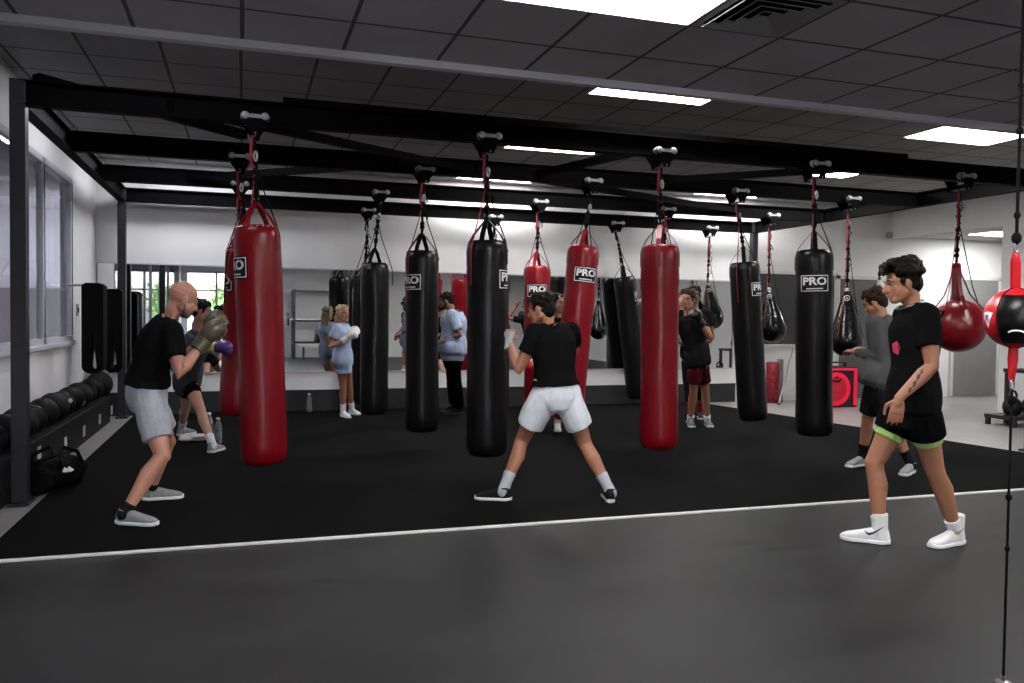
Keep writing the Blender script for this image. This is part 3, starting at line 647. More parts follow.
# ================================================================== trolleys, bags and balls
def kid(mb, name, m, parent, **k):
    o = mb.build(name, m, None, **k); o.parent = parent; return o
def trolley_proto():
    t = thing('beam_trolley', None, None, (0, 0, 0))
    for s in (-1, 1):
        for x in (-0.072, 0.072):
            m = MB(); y = s*0.078
            m.tube([(V((x, y-0.026, 0.042)), V((0.022, 0, 0)), V((0, 0, 0.022))), (V((x, y-0.022, 0.042)), V((0.034, 0, 0)), V((0, 0, 0.034))), (V((x, y+0.022, 0.042)), V((0.034, 0, 0)), V((0, 0, 0.034))), (V((x, y+0.026, 0.042)), V((0.022, 0, 0)), V((0, 0, 0.022)))], 16)
            kid(m, 'roller', M['roller'], t)
    for s in (-1, 1):
        y = s*0.108
        m = MB(); P = [(-0.10, 0.062), (0.10, 0.062), (0.10, 0.02), (0.045, -0.055), (0.03, -0.10), (-0.03, -0.10), (-0.045, -0.055), (-0.10, 0.02)]
        n = len(P); m.add([(a, y-0.004, b) for a, b in P]+[(a, y+0.004, b) for a, b in P], [tuple(range(n))[::-1], tuple(range(n, 2*n))]+[(i, (i+1) % n, n+(i+1) % n, n+i) for i in range(n)])
        kid(m, 'side_plate', M['steel'], t, smooth=False, bevel=0.002)
        if s < 0:
            m = MB()
            for x in (-0.072, 0.072): m.ell((x, -0.114, 0.042), V((0.028, 0, 0)), V((0, 0.010, 0)), V((0, 0, 0.028)), 12)
            m.box((-0.07, -0.118, 0.028), (0.07, -0.112, 0.056)); kid(m, 'axle_cover', M['roller'], t)
    kid(MB().limb([(0, -0.108, -0.085), (0, 0.108, -0.085)], [0.010, 0.010], 8), 'hook_pin', M['chrome'], t)
    return t
tproto = trolley_proto(); t_used = [False]
TN = {}
ORD = ['first', 'second', 'third', 'fourth', 'fifth']
TX = {}
def trolley(x, row, label):
    if not t_used[0]: t = tproto; t_used[0] = True
    else:
        t = tproto.copy(); COL.objects.link(t)
        for ch in tproto.children:
            c = ch.copy(); COL.objects.link(c); c.parent = t
    t.location = (x, ROWS[row], HB)
    TX.setdefault(row, []).append((x, t)); tag(t, label, 'beam trolley', 'beam trolleys carrying the bags')
    return V((x, ROWS[row], HB-0.085))

def cyl_map(R, th, z0):
    return lambda a, b, dr: V(((R+dr)*math.cos(th+a/R), (R+dr)*math.sin(th+a/R), z0+b))
PRO = text_verts('PRO', 0.115, 0.035)
def pro_patch(t, R, th, z0, w=0.28, h=0.172):
    f = cyl_map(R, th, z0); nx = 16
    def slab(x0, x1, y0, y1, d0, d1, k=nx):
        m = MB(); P = []
        for d in (d0, d1):
            for j in (y0, y1):
                for i in range(k+1): P.append(f(x0+(x1-x0)*i/k, j, d))
        n = k+1; F = []
        for i in range(k):
            F += [(i, i+n, i+n+1, i+1), (2*n+i, 2*n+i+1, 3*n+i+1, 3*n+i), (i, i+1, 2*n+i+1, 2*n+i), (n+i, 3*n+i, 3*n+i+1, n+i+1)]
        F += [(0, 2*n, 3*n, n), (k, n+k, 3*n+k, 2*n+k)]
        m.add(P, F); return m
    p = kid(slab(-w/2, w/2, -h/2, h/2, -0.004, 0.004), 'label_patch', M['patch_black'], t, smooth=True)
    b = MB(); e = 0.007; g = 0.010
    for a in ((-w/2+g, w/2-g, h/2-g-e, h/2-g), (-w/2+g, w/2-g, -h/2+g, -h/2+g+e), (-w/2+g, -w/2+g+e, -h/2+g, h/2-g), (w/2-g-e, w/2-g, -h/2+g, h/2-g)):
        s_ = slab(*a, 0.0035, 0.0055, nx if a[1]-a[0] > 0.05 else 1); b.add(s_.v, s_.f)
    kid(b, 'patch_border', M['white_print'], p, smooth=False)
    m = MB(); vs, fs = PRO; m.add([f(v.x*1.0, v.y*0.86+0.016, 0.006) for v in vs], fs)
    s_ = slab(-0.075, 0.075, -0.056, -0.046, 0.0035, 0.0055); m.add(s_.v, s_.f)
    kid(m, 'patch_lettering', M['white_print'], p, smooth=False)

def frame_for(top, bot):
    z = (top-bot).normalized(); x = V((0, 1, 0)).cross(z).normalized(); y = z.cross(x)
    return Matrix(((x.x, y.x, z.x, top.x), (x.y, y.y, z.y, top.y), (x.z, y.z, z.z, top.z), (0, 0, 0, 1)))

def hang_rope(t, apex, hook, seed, red, cords, R, rim=-0.02, red_low=None):
    """strap, knotted rope and side cords in the bag's own axes; apex below, hook at the trolley"""
    rr = random.Random(seed); d = hook-apex; L = d.length; a_ = d/L
    sx = V((1, 0, 0))
    m = MB(); pts = []; n = 14; rad = []
    for i in range(n+1):
        q = i/n; pts.append(apex+d*q+V((rr.uniform(-.006, .006), rr.uniform(-.006, .006), 0))*(0 if i in (0, n) else 1)); rad.append(0.013)
    m.limb(pts, rad, 8)
    for q in (0.12, 0.2, 0.36, 0.47, 0.62, 0.78):
        c = apex+d*(q+rr.uniform(-.03, .03)); m.ell(c, V((0.026, 0, 0)), V((0, 0.026, 0)), a_*0.03, 8)
    for k in range(3):
        c = apex+d*rr.uniform(0.25, 0.8); m.limb([c, c+V((rr.uniform(-.05, .05), -0.02, -0.03)), c+V((rr.uniform(-.05, .05), -0.025, -0.09))], [0.006]*3, 6)
    kid(m, 'hanging_rope', M['rope_black'], t)
    m = MB(); o = V((-0.03, -0.02, 0)); q0 = 0.45 if red else 0.7
    m.ribbon([hook+V((-0.02, -0.01, 0)), hook-a_*L*0.15+o, hook-a_*L*(1-q0)*0.7+o*1.2, apex+d*q0], sx, 0.022, 0.005)
    kid(m, 'webbing_strap', M['rope_red'] if red else M['rope_black'], t, smooth=False)
    # steel link
    m = MB(); m.limb([apex+a_*0.045+V((0.018*math.cos(k), 0, 0.03*math.sin(k))) for k in [2*PI*i/12 for i in range(13)]], [0.006]*13, 6)
    kid(m, 'steel_link', M['chrome'], t)
    m = MB(); m.limb([hook-a_*0.16+V((0.012*math.cos(k), -0.03, 0.036*math.sin(k))) for k in [2*PI*i/12 for i in range(13)]], [0.008]*13, 6)
    kid(m, 'carabiner', M['chrome'], t)
    for s, col, low in cords:
        m = MB(); up = apex+d*0.62
        pts = [up, up+(V((s*R*0.55, -0.03, apex.z*0.5))-up)*0.5, V((s*R*0.80, -R*0.42, rim+0.03)), V((s*R*0.93, -R*0.45, rim-0.07))]
        if low: pts += [V((s*R*0.935, -R*0.45, rim-low*0.6)), V((s*R*0.93, -R*0.46, rim-low))]
        m.limb(pts, [0.0055]*len(pts), 6)
        kid(m, 'side_cord', M['rope_red'] if col == 'r' else M['rope_black'], t)

def heavy_bag(kind, hookp, top, bot, patch, label, seed, R=0.172, L=None, red=True, cords=((-1, 'r', 0), (1, 'k', 0)), group=None, loose=0.006):
    mw = frame_for(top, bot); t = thing('punching_bag', label, 'punching bag', mw=mw, group=group or ('red heavy bags' if kind == 'red' else 'black heavy bags'))
    L = L or (top-bot).length; mv = M['red_vinyl'] if kind == 'red' else M['black_vinyl']
    prof = [(0.02, -L), (R*0.72, -L), (R*0.86, -L+0.012), (R*0.96, -L+0.045), (R*1.005, -L+0.10)]
    k = 26
    for i in range(1, k): q = i/k; prof.append((R*(1.005-0.02*math.sin(q*PI)+(0.012 if abs(q-0.86) < 0.03 else 0)), -L+0.10+(L-0.19)*q))
    prof += [(R*0.99, -0.085), (R*0.955, -0.045), (R*0.88, -0.015), (R*0.74, 0.0), (R*0.68, -0.012), (R*0.6, -0.03), (0.02, -0.035)]
    m = MB().lathe(prof, (0, 0, 0), 40); off = V((seed*3.1, seed*1.7, 0))
    for v in m.v:
        r = math.hypot(v.x, v.y)
        if r > R*0.7:
            a = noise.noise(V((v.x*7, v.y*7, v.z*2.6))+off)*loose+noise.noise(V((v.x*20, v.y*20, v.z*9))+off)*loose*0.35
            v.x *= 1+a/r; v.y *= 1+a/r
    kid(m, 'bag_shell', mv, t, angle=50)
    ap = V((0, 0, 0.18))
    for s in range(4):
        th = PI/4+s*PI/2+0.2; e = V((math.cos(th), math.sin(th), 0)); wd = V((-math.sin(th), math.cos(th), 0))
        kid(MB().ribbon([e*R*1.012+V((0, 0, -0.20)), e*R*1.012+V((0, 0, -0.085)), e*R*0.93+V((0, 0, -0.02)), e*R*0.70+V((0, 0, 0.05)), e*0.012+ap], wd, 0.044, 0.005), 'carry_strap', mv, t, smooth=False)
    m = MB()
    for s in range(24):
        th = 2*PI*s/24; m.ell((R*0.90*math.cos(th), R*0.90*math.sin(th), -0.012), V((0.006, 0, 0)), V((0, 0.006, 0)), V((0, 0, 0.004)), 6)
    kid(m, 'lacing', M['white_print'] if kind == 'red' else M['rope_black'], t)
    inv = mw.inverted(); hk = inv @ hookp
    hang_rope(t, ap, hk, seed, red, cords, R)
    if patch is not None:
        c = inv @ CAM; th = math.atan2(c.y, c.x)+math.radians(patch); pro_patch(t, R*0.992, th, -0.325)
    return t

def at_row(u, v, row): return atY(u, v, ROWS[row])
def hook_at(u, v, row): return atY(u, v, ROWS[row]-0.1).x*(ROWS[row]/(ROWS[row]-0.1))
RL = ['front', 'second', 'third', 'back']
def full(top, u, v, row, L=1.83):
    """bottom point: along the line top -> pixel, L long"""
    b = at_row(u, v, row); return top+(b-top).normalized()*L
HBAGS = [
 # kind, row, trolley px, top px, bottom px, patch angle, label, red strap, cords
 ('red', 0, (255, 120), (257, 226), (265, 463), -72, 'big red punching bag in the front row beside the bald boxer', True, ((1, 'k', 0), (-0.4, 'r', 0))),
 ('black', 0, (487, 136), (487, 241), (487, 455), 80, 'black punching bag in the front row that the white-shorts boxer hits', True, ((-1, 'r', 0.35), (1, 'k', 0))),
 ('red', 0, (661, 151), (660, 245), (659, 448), None, 'big red punching bag in the front row right of the white-shorts boxer', True, ((-0.9, 'k', 0), (0.5, 'r', 0))),
 ('black', 0, (815, 165), (814, 250), (814, 435), 2, 'black punching bag in the front row with a full front label, near the glowing loudspeaker', True, ((-0.55, 'r', 0.5), (1, 'k', 0))),
 ('red', 1, (240, 157), (244.5, 250), (237.5, 415), -80, 'red punching bag just behind the bald boxer\'s bag, struck by the purple glove', True, ((-1, 'k', 0.5), (-0.7, 'r', 0))),
 ('black', 1, (424, 171), (422, 251), (422, 431), -48, 'black punching bag in the second row left of the man in the pale blue tee', True, ((-1, 'r', 0.4), (1, 'k', 0))),
 ('red', 1, (591, 183), (584, 246), (567, 420), 19, 'red punching bag leaning to the lower left behind the white-shorts boxer', False, ((-0.9, 'k', 0), (0.4, 'k', 0.2))),
 ('black', 1, (737, 191), (744, 262), (753, 420), 67, 'slightly tilted black punching bag with a red cord, hanging beside the two small teardrop balls', True, ((-1, 'r', 0.45), (0.7, 'k', 0))),
 ('red', 2, (240, 186), (241, 246), (241, 395), None, 'red punching bag hidden behind the two red bags at the left', True, ((-1, 'r', 0), (1, 'k', 0))),
 ('black', 2, (380, 194), (375, 263), (374, 414), None, 'black punching bag in the third row beside the blond girl', False, ((-0.9, 'k', 0), (1.25, 'k', 0.25))),
 ('red', 2, (539, 203), (537, 266), (537, 408), 0, 'red punching bag with a full front label behind the white-shorts boxer\'s head', True, ((-1, 'r', 0), (1, 'k', 0))),
 ('black', 2, (666, 210), (664, 262), (662, 412), None, 'black punching bag almost hidden behind the big red front-row bag', True, ((-1, 'k', 0), (1, 'k', 0))),
 ('black', 3, (368, 212), (365, 276), (362, 403), None, 'black punching bag by the mirror that the blond girl punches', False, ((-1.1, 'k', 0.15), (1, 'k', 0))),
 ('black', 3, (495, 218), (497, 278), (498, 405), None, 'black punching bag by the mirror, behind the white-shorts boxer\'s black bag', False, ((1.1, 'k', 0.2), (-1, 'k', 0))),
 ('black', 3, (616, 225), (624, 277), (638, 398), 92, 'black punching bag by the mirror swinging out to the right between two red bags', False, ((-0.6, 'k', 0), (0.8, 'k', 0))),
]
for i, (kind, row, tp, tpx, bpx, pa, lab, red, cords) in enumerate(HBAGS):
    x = hook_at(tp[0], tp[1], row)
    hk = trolley(x, row, '')
    top = at_row(*tpx, row); bot = full(top, *bpx, row, (top-at_row(*bpx, row)).length)
    heavy_bag(kind, hk, top, bot, pa, lab, i+1, R=0.172 if i != 0 else 0.176, red=red, cords=cords)

# ---- ball bags
def ball_bag(kind, hookp, top, bot, R, label, seed, patch=None, cords=((-1, 'k', 0), (1, 'k', 0)), red=True):
    mw = frame_for(top, bot); t = thing('ball_bag', label, 'punching ball', mw=mw, group='hanging ball bags'); L = (top-bot).length
    mv = M['red_ball'] if kind == 'red' else M['black_gloss']
    if kind == 'red':
        zc = -L+R; prof = []
        for k in range(15):
            a = -PI/2+0.02+(PI*0.91)*k/14; prof.append((R*math.cos(a), zc+R*1.02*math.sin(a)))
        prof += [(R*0.20, zc+R*1.04), (R*0.17, -0.06), (R*0.17, 0.0), (0.01, 0.004)]
    else:
        zc = -L+R; prof = []
        for k in range(11):
            a = -PI/2+0.03+(PI*0.58)*k/10; prof.append((R*math.cos(a), zc+R*math.sin(a)))
        r0, z0 = prof[-1]
        for k in range(1, 9):
            q = k/8; prof.append((r0*(1-q)**0.9*0.86+r0*0.14+(R*0.20-r0*0.14)*q, z0+(-0.03-z0)*q))
        prof += [(R*0.22, -0.02), (R*0.22, 0.0), (0.01, 0.004)]
    m = MB().lathe(prof, (0, 0, 0), 36)
    for v in m.v:
        r = math.hypot(v.x, v.y)
        if r > 0.03:
            a = noise.noise(V((v.x*6, v.y*6, v.z*6+seed)))*0.006; v.x *= 1+a/r; v.y *= 1+a/r
    kid(m, 'ball_shell', mv, t, angle=55)
    ap = V((0, 0, 0.05)); n = 4
    for s in range(n):
        th = PI/4+s*2*PI/n+0.3; e = V((math.cos(th), math.sin(th), 0)); wd = V((-math.sin(th), math.cos(th), 0))
        if kind == 'red': pts = [e*0.02+V((0, 0, 0.01)), e*R*0.45+V((0, 0, zc+R*1.18)), e*R*0.88+V((0, 0, zc+R*0.62)), e*R*0.985+V((0, 0, zc+R*0.30))]; w_ = 0.035
        else:
            pts = [e*0.02+V((0, 0, 0.02)), e*R*0.27+V((0, 0, -0.02))]+[e*(r+0.006)+V((0, 0, z)) for r, z in prof[::-1] if zc+R*0.15 < z < -0.03]; w_ = 0.03
        kid(MB().ribbon(pts, wd, w_, 0.005), 'carry_strap', M['red_ball'] if kind == 'red' else mv, t, smooth=False)
    inv = mw.inverted(); hk = inv @ hookp; c = inv @ CAM; thc = math.atan2(c.y, c.x)
    kid(MB().lathe([(R*0.16, 0.0), (R*0.18, 0.02), (R*0.12, 0.05), (0.005, 0.055)], (0, 0, 0), 16), 'neck_cap', M['chrome'] if kind != 'red' else mv, t)
    if kind == 'red':
        kid(MB().ribbon([V((math.cos(thc), math.sin(thc), 0))*R*0.19+V((0, 0, z)) for z in (0.0, -0.05, -0.12)], V((-math.sin(thc), math.cos(thc), 0)), 0.09, 0.006), 'neck_strap', mv, t, smooth=False)
        # small label low on the shoulder at the left
        th = thc-math.radians(48); zz = zc+R*0.50; e = V((math.cos(th)*0.866, math.sin(th)*0.866, 0.5)); wd = V((-math.sin(th), math.cos(th), 0)); up = e.cross(wd)
        p = MB().obox(V((0, 0, zc))+e*R*1.0, wd*0.065, up*0.038, e*0.006); po = kid(p, 'label_patch', M['patch_black'], t, smooth=False)
        vs, fs = PRO; mm = MB(); mm.add([V((0, 0, zc))+e*(R+0.008)+wd*v.x*0.38+up*v.y*0.42 for v in vs], fs); kid(mm, 'patch_lettering', M['white_print'], po, smooth=False)
    else:
        # round white-edged maker's disc on the neck
        e = V((math.cos(thc), math.sin(thc), 0)); wd = V((-math.sin(thc), math.cos(thc), 0)); cc = V((0, 0, -0.075))
        ri = R*0.36
        mm = MB(); mm.tube([(cc+e*(ri-0.02), wd*0.036, V((0, 0, 0.036))), (cc+e*(ri+0.006), wd*0.036, V((0, 0, 0.036)))], 20); po = kid(mm, 'round_label', M['white_print'], t)
        mm = MB(); mm.tube([(cc+e*(ri), wd*0.026, V((0, 0, 0.026))), (cc+e*(ri+0.008), wd*0.026, V((0, 0, 0.026)))], 20); kid(mm, 'label_face', M['patch_black'], po)
        mm = MB(); mm.add([cc+e*(ri+0.0095)+wd*a+V((0, 0, b)) for a, b in ((-0.014, -0.010), (0.014, -0.010), (0, 0.016))], [(0, 1, 2)]); kid(mm, 'label_mark', M['white_print'], po, smooth=False)
    hang_rope(t, ap, hk, seed, red, (), R*0.6, 0.0)
    for s_, col_ in ((-1, 'r'), (1, 'k')):
        zq = (-L+R)+R*(0.45 if kind == 'red' else 0.35); up_ = ap+(hk-ap)*0.6
        kid(MB().limb([up_, V((s_*R*0.55, -0.05, zq*0.45+0.02)), V((s_*R*0.90, -R*0.25, zq))], [0.005]*3, 6), 'side_cord', M['rope_red'] if col_ == 'r' else M['rope_black'], t)
for i, (kind, row, tp, tpx, bpx, R, lab, red, cords) in enumerate([
 ('red', 0, (960, 178), (956.5, 268), (958.5, 352), 0.272, 'big round red punching ball at the right behind the walking man in lime shorts', True, ((-2.2, 'r', 0), (1.6, 'k', 0))),
 ('black', 1, (849, 200), (847, 292), (846, 357), 0.192, 'black teardrop punching ball left of the hooded man, above the loudspeaker', True, ((-1.3, 'r', 0.1), (1, 'k', 0))),
 ('black', 2, (770, 215), (769, 291), (774, 343), 0.192, 'black teardrop punching ball in front of the dark window, between two black bags', True, ((-1, 'k', 0), (1.3, 'k', 0))),
 ('black', 3, (710, 228), (708, 286), (714, 329), 0.175, 'black teardrop punching ball in front of the mirror, beside the man in maroon shorts', True, ((-1, 'k', 0), (1, 'k', 0)))]):
    x = hook_at(tp[0], tp[1], row)
    hk = trolley(x, row, '')
    ball_bag(kind, hk, at_row(*tpx, row), at_row(*bpx, row), R, lab, 40+i, red=red, cords=cords)

for row, L_ in TX.items():
    for k, (x, o_) in enumerate(sorted(L_, key=lambda q: q[0])):
        o_['label'] = 'grey roller trolley on the %s beam from the front, %s from the left' % (['first', 'second', 'third', 'last'][row], ORD[k])

# ---- double-end ball on its floor-to-ceiling cord
P0 = atZ(1006, 683, 0.0); dY = P0.y
def cz(v): return atY(1012, v, dY).z
cx = atY(1015, 318, dY).x; zc = cz(318); R = 0.108
t = thing('double_end_ball', 'red and black double-end ball on a knotted cord from ceiling to floor', 'punching ball', (cx, dY, zc))
m = MB(); n = 40; rows_ = 22; cdir = math.atan2(-dY, -cx)
for j in range(rows_+1):
    a = -PI/2+PI*j/rows_; a = max(min(a, PI/2-0.02), -PI/2+0.02)
    for i in range(n):
        th = 2*PI*i/n; m.v.append(V((cx+R*math.cos(a)*math.cos(th), dY+R*math.cos(a)*math.sin(th), zc+R*1.05*math.sin(a))))
for j in range(rows_):
    for i in range(n):
        th = 2*PI*(i+0.5)/n; rel = (th-cdir-0.06+PI) % (2*PI)-PI; a = -PI/2+PI*(j+0.5)/rows_
        blk = (abs(rel) < 0.62 or abs(rel) > 2.5) and -1.0 < a < 0.80
        m.f.append((j*n+i, j*n+(i+1) % n, (j+1)*n+(i+1) % n, (j+1)*n+i)); m.m.append(1 if blk else 0)
M['red_bright'] = mat('bright red leather', (0.50, 0.008, 0.014), 0.32, 0, 0.08, 10, 0.1, 30)
m.build('ball_shell', [M['red_bright'], M['black_vinyl']], t)
for s, col in ((-1, 'patch_black'), (1, 'patch_black')):
    th = cdir+0.06+s*0.64
    MB().limb([(cx+(R+0.001)*math.cos(a)*math.cos(th), dY+(R+0.001)*math.cos(a)*math.sin(th), zc+(R*1.05+0.001)*math.sin(a)) for a in [-1.4+2.8*k/16 for k in range(17)]], [0.0025]*17, 6).build('seam_piping', M[col], t)
# white shield mark on the left panel, dark crest on it
th = cdir-0.98
def on_ball(a, b, d): 
    e = V((math.cos(th+a/R)*math.cos(b/R), math.sin(th+a/R)*math.cos(b/R), 1.05*math.sin(b/R))); return V((cx, dY, zc))+e*(R+d)
P = [(-0.028, 0.018), (0, 0.022), (0.028, 0.018), (0.018, -0.005), (0, -0.038), (-0.018, -0.005)]
m = MB(); m.add([on_ball(a, b, 0.0015) for a, b in P]+[on_ball(0, 0, 0.0022)], [(i, (i+1) % 6, 6) for i in range(6)]); mk = m.build('shield_mark', M['white_print'], t, smooth=False)
m = MB(); m.add([on_ball(a, b, 0.003) for a, b in ((-0.010, 0.010), (0.010, 0.010), (0.006, -0.004), (0, -0.014), (-0.006, -0.004))], [(0, 1, 2, 3, 4)]); m.build('crest', mat('blue crest', (0.08, 0.10, 0.25), 0.5), mk, smooth=False)
th = cdir+0.06
P = [(-0.03, -0.052), (-0.015, -0.046), (0, -0.044), (0.015, -0.046), (0.03, -0.052)]
m = MB(); m.ribbon([on_ball(a, b, 0.0015) for a, b in P], UP, 0.006, 0.001); m.build('white_print', M['white_print'], t, smooth=False)
wdv = RG
MB().ribbon([(cx, dY, zc+R*1.0), (cx-0.002, dY-0.004, cz(285)), (cx-0.004, dY-0.004, cz(262)), (cx-0.006, dY, cz(252)), (cx-0.004, dY+0.006, cz(262)), (cx, dY+0.006, zc+R*1.0)], wdv, 0.030, 0.005).build('loop_strap', M['red_bright'], t, smooth=False)
MB().ribbon([(cx, dY, zc-R*1.0), (cx-0.004, dY-0.004, cz(360)), (cx-0.008, dY, cz(380)), (cx-0.004, dY+0.006, cz(360)), (cx, dY+0.006, zc-R*1.0)], wdv, 0.030, 0.005).build('loop_strap', M['red_bright'], t, smooth=False)
for z0, z1 in ((cz(252), cz(243)), (cz(380), cz(390))):
    zz = (z0+z1)/2
    MB().limb([(cx-0.005+0.010*math.cos(k), dY, zz+0.022*math.sin(k)) for k in [2*PI*i/12 for i in range(13)]], [0.003]*13, 6).build('steel_hook', M['chrome'], t)
m = MB(); m.limb([(cx-0.004, dY, HN), (cx-0.004, dY, cz(243))], [0.006, 0.006], 8)
for v, r in ((84, 0.010), (130, 0.012), (215, 0.012), (238, 0.018)): m.ell((cx-0.004, dY, cz(v)), V((r, 0, 0)), V((0, r, 0)), V((0, 0, r*1.3)), 8)
m.build('upper_cord', M['rope_black'], t)
m = MB(); m.limb([(cx-0.005, dY, cz(390)), (cx-0.005, dY, 0.03)], [0.005, 0.005], 8)
for v, r in ((400, 0.016), (497, 0.012), (548, 0.010), (600, 0.006)): m.ell((cx-0.005, dY, cz(v)), V((r, 0, 0)), V((0, r, 0)), V((0, 0, r*1.2)), 8)
m.build('lower_cord', M['rope_black'], t)
MB().lathe([(0.03, 0.0), (0.03, 0.006), (0.008, 0.012), (0.008, 0.03)], (cx-0.005, dY, 0), 14).build('floor_anchor', M['chrome'], t)
MB().lathe([(0.01, HN-0.03), (0.03, HN-0.006), (0.03, HN)], (cx-0.004, dY, 0), 14).build('ceiling_anchor', M['chrome'], t)
# ================================================================== people
from mathutils.bvhtree import BVHTree
def bez(p0, p1, p2, t): return p0*(1-t)**2+p1*(2*t*(1-t))+p2*t*t
def ik(a, b, l1, l2, pole):
    d = b-a; L = min(d.length, (l1+l2)*0.999); u = d.normalized()
    x = (l1*l1-l2*l2+L*L)/(2*L); h = math.sqrt(max(l1*l1-x*x, 0)); w = pole-u*pole.dot(u); w.normalize()
    return a+u*x+w*h, a+u*L
BODY = [(-.24, .085, .080), (-.12, .155, .108), (.05, .168, .115), (.25, .150, .104), (.45, .143, .098), (.65, .160, .110), (.82, .174, .116), (.94, .158, .096), (1.03, .110, .075), (1.10, .070, .062)]
def prof(t):
    for a, b in zip(BODY, BODY[1:]):
        if t <= b[0]:
            q = (t-a[0])/(b[0]-a[0]); q = max(0, q); return a[1]+(b[1]-a[1])*q, a[2]+(b[2]-a[2])*q
    return BODY[-1][1:]
def decal(obj, poly, m, name, parent, off=0.002):
    """a flat mark lying on the surface of obj where the picture shows it"""
    me = obj.data; bv = BVHTree.FromPolygons([v.co for v in me.vertices], [tuple(p.vertices) for p in me.polygons])
    P = []
    for u, v in poly:
        r = ray(u, v).normalized(); loc, nor, idx, dist = bv.ray_cast(CAM, r)
        if loc is None: return None
        P.append(loc-r*off)
    c = sum(P, V((0, 0, 0)))/len(P); n = len(P)
    m_ = MB(); m_.add(P+[c-ray(*poly[0]).normalized()*off*0.5], [(i, (i+1) % n, n) for i in range(n)])
    return m_.build(name, m, parent, smooth=False)

def decal_strip(obj, pairs, m, name, parent, off=0.003):
    me = obj.data; bv = BVHTree.FromPolygons([v.co for v in me.vertices], [tuple(q.vertices) for q in me.polygons]); m_ = MB(); P = []
    ex = []
    for (a, b), (a2, b2) in zip(pairs, pairs[1:]):
        for k in range(5):
            q = k/5; ex.append(((a[0]+(a2[0]-a[0])*q, a[1]+(a2[1]-a[1])*q), (b[0]+(b2[0]-b[0])*q, b[1]+(b2[1]-b[1])*q)))
    for a, b in ex+[pairs[-1]]:
        row = []
        for u, v in (a, b):
            r = ray(u, v).normalized(); loc = bv.ray_cast(CAM, r)[0]
            if loc is None: break
            row.append(loc-r*off)
        if len(row) == 2: P += row
    if len(P) < 4: return None
    m_.add(P, [(2*i, 2*i+1, 2*i+3, 2*i+2) for i in range(len(P)//2-1)])
    return m_.build(name, m, parent, smooth=False)
def tuck(inner, outer, eps=0.006, maxd=0.045):
    """keep what is worn underneath under the cloth"""
    me = outer.data; bv = BVHTree.FromPolygons([v.co for v in me.vertices], [tuple(q.vertices) for q in me.polygons])
    ns = [v.normal.copy() for v in inner.data.vertices]
    for v, n in zip(inner.data.vertices, ns):
        loc, nor, idx, dist = bv.find_nearest(v.co, maxd)
        if loc is None: continue
        dv = v.co-loc; h = dv.dot(nor)
        if nor.dot(n) > 0.35 and h > -eps and (dv-nor*h).length < 0.010: v.co = loc-nor*eps
    inner.data.update()
def shoe(t, heel, toe, s, m, msole, lift=0.0, high=0.0, laces='white_print', z0=0.012):
    a = atZ(*heel, z0); b = atZ(*toe, z0); f = (b-a); f.z = 0; f.normalize(); c = (a+b)/2
    f2 = f*math.cos(lift)-UP*math.sin(lift); u2 = UP*math.cos(lift)+f*math.sin(lift); sd = f2.cross(u2)
    base = c+f*0.09*s-f2*0.09*s
    def W(x, y, z): return base+sd*x*s+f2*y*s+u2*z*s
    st = [(-.142, .020), (-.132, .030), (-.10, .036), (-.04, .034), (.02, .039), (.07, .047), (.105, .045), (.13, .034), (.146, .016)]
    so = MB(); so.tube([(W(0, y, 0.014+(0.006 if abs(y) > .13 else 0)), sd*w*s*1.06, u2*0.014*s) for y, w in st], 16, power=4)
    up = MB(); hs = [(-.138, .018, .045), (-.128, .029, .088), (-.10, .034, .100), (-.06, .034, .098), (-.02, .034, .088), (.02, .038, .072), (.07, .043, .056), (.105, .041, .046), (.128, .030, .036), (.140, .014, .028)]
    up.tube([(W(0, y, 0.012+h*0.42), sd*w*s, u2*h*0.5*s) for y, w, h in hs], 16, power=2.5)
    up.limb([W(0, -.085, 0.05), W(0, -.078, 0.105+high)], [0.042*s, 0.043*s+high*0.06], 14, True, False)
    u = remesh(up, 'shoe', m, t, 0.006, 3); so_ = so.build('sole', msole, u); u['label'] = u.get('label', '') or 'shoe'
    del u['label']
    la = MB()
    for k in range(4):
        y = 0.0+0.02*k; z = 0.012+0.42*0.072+0.038-0.0075*k; la.limb([W(-.024, y, z-.008), W(0, y+.004, z+.004), W(.024, y, z-.008)], [0.0028*s]*3, 6)
    la.build('laces', M[laces], u)
    return W(0, -.078, 0.085), f2, u

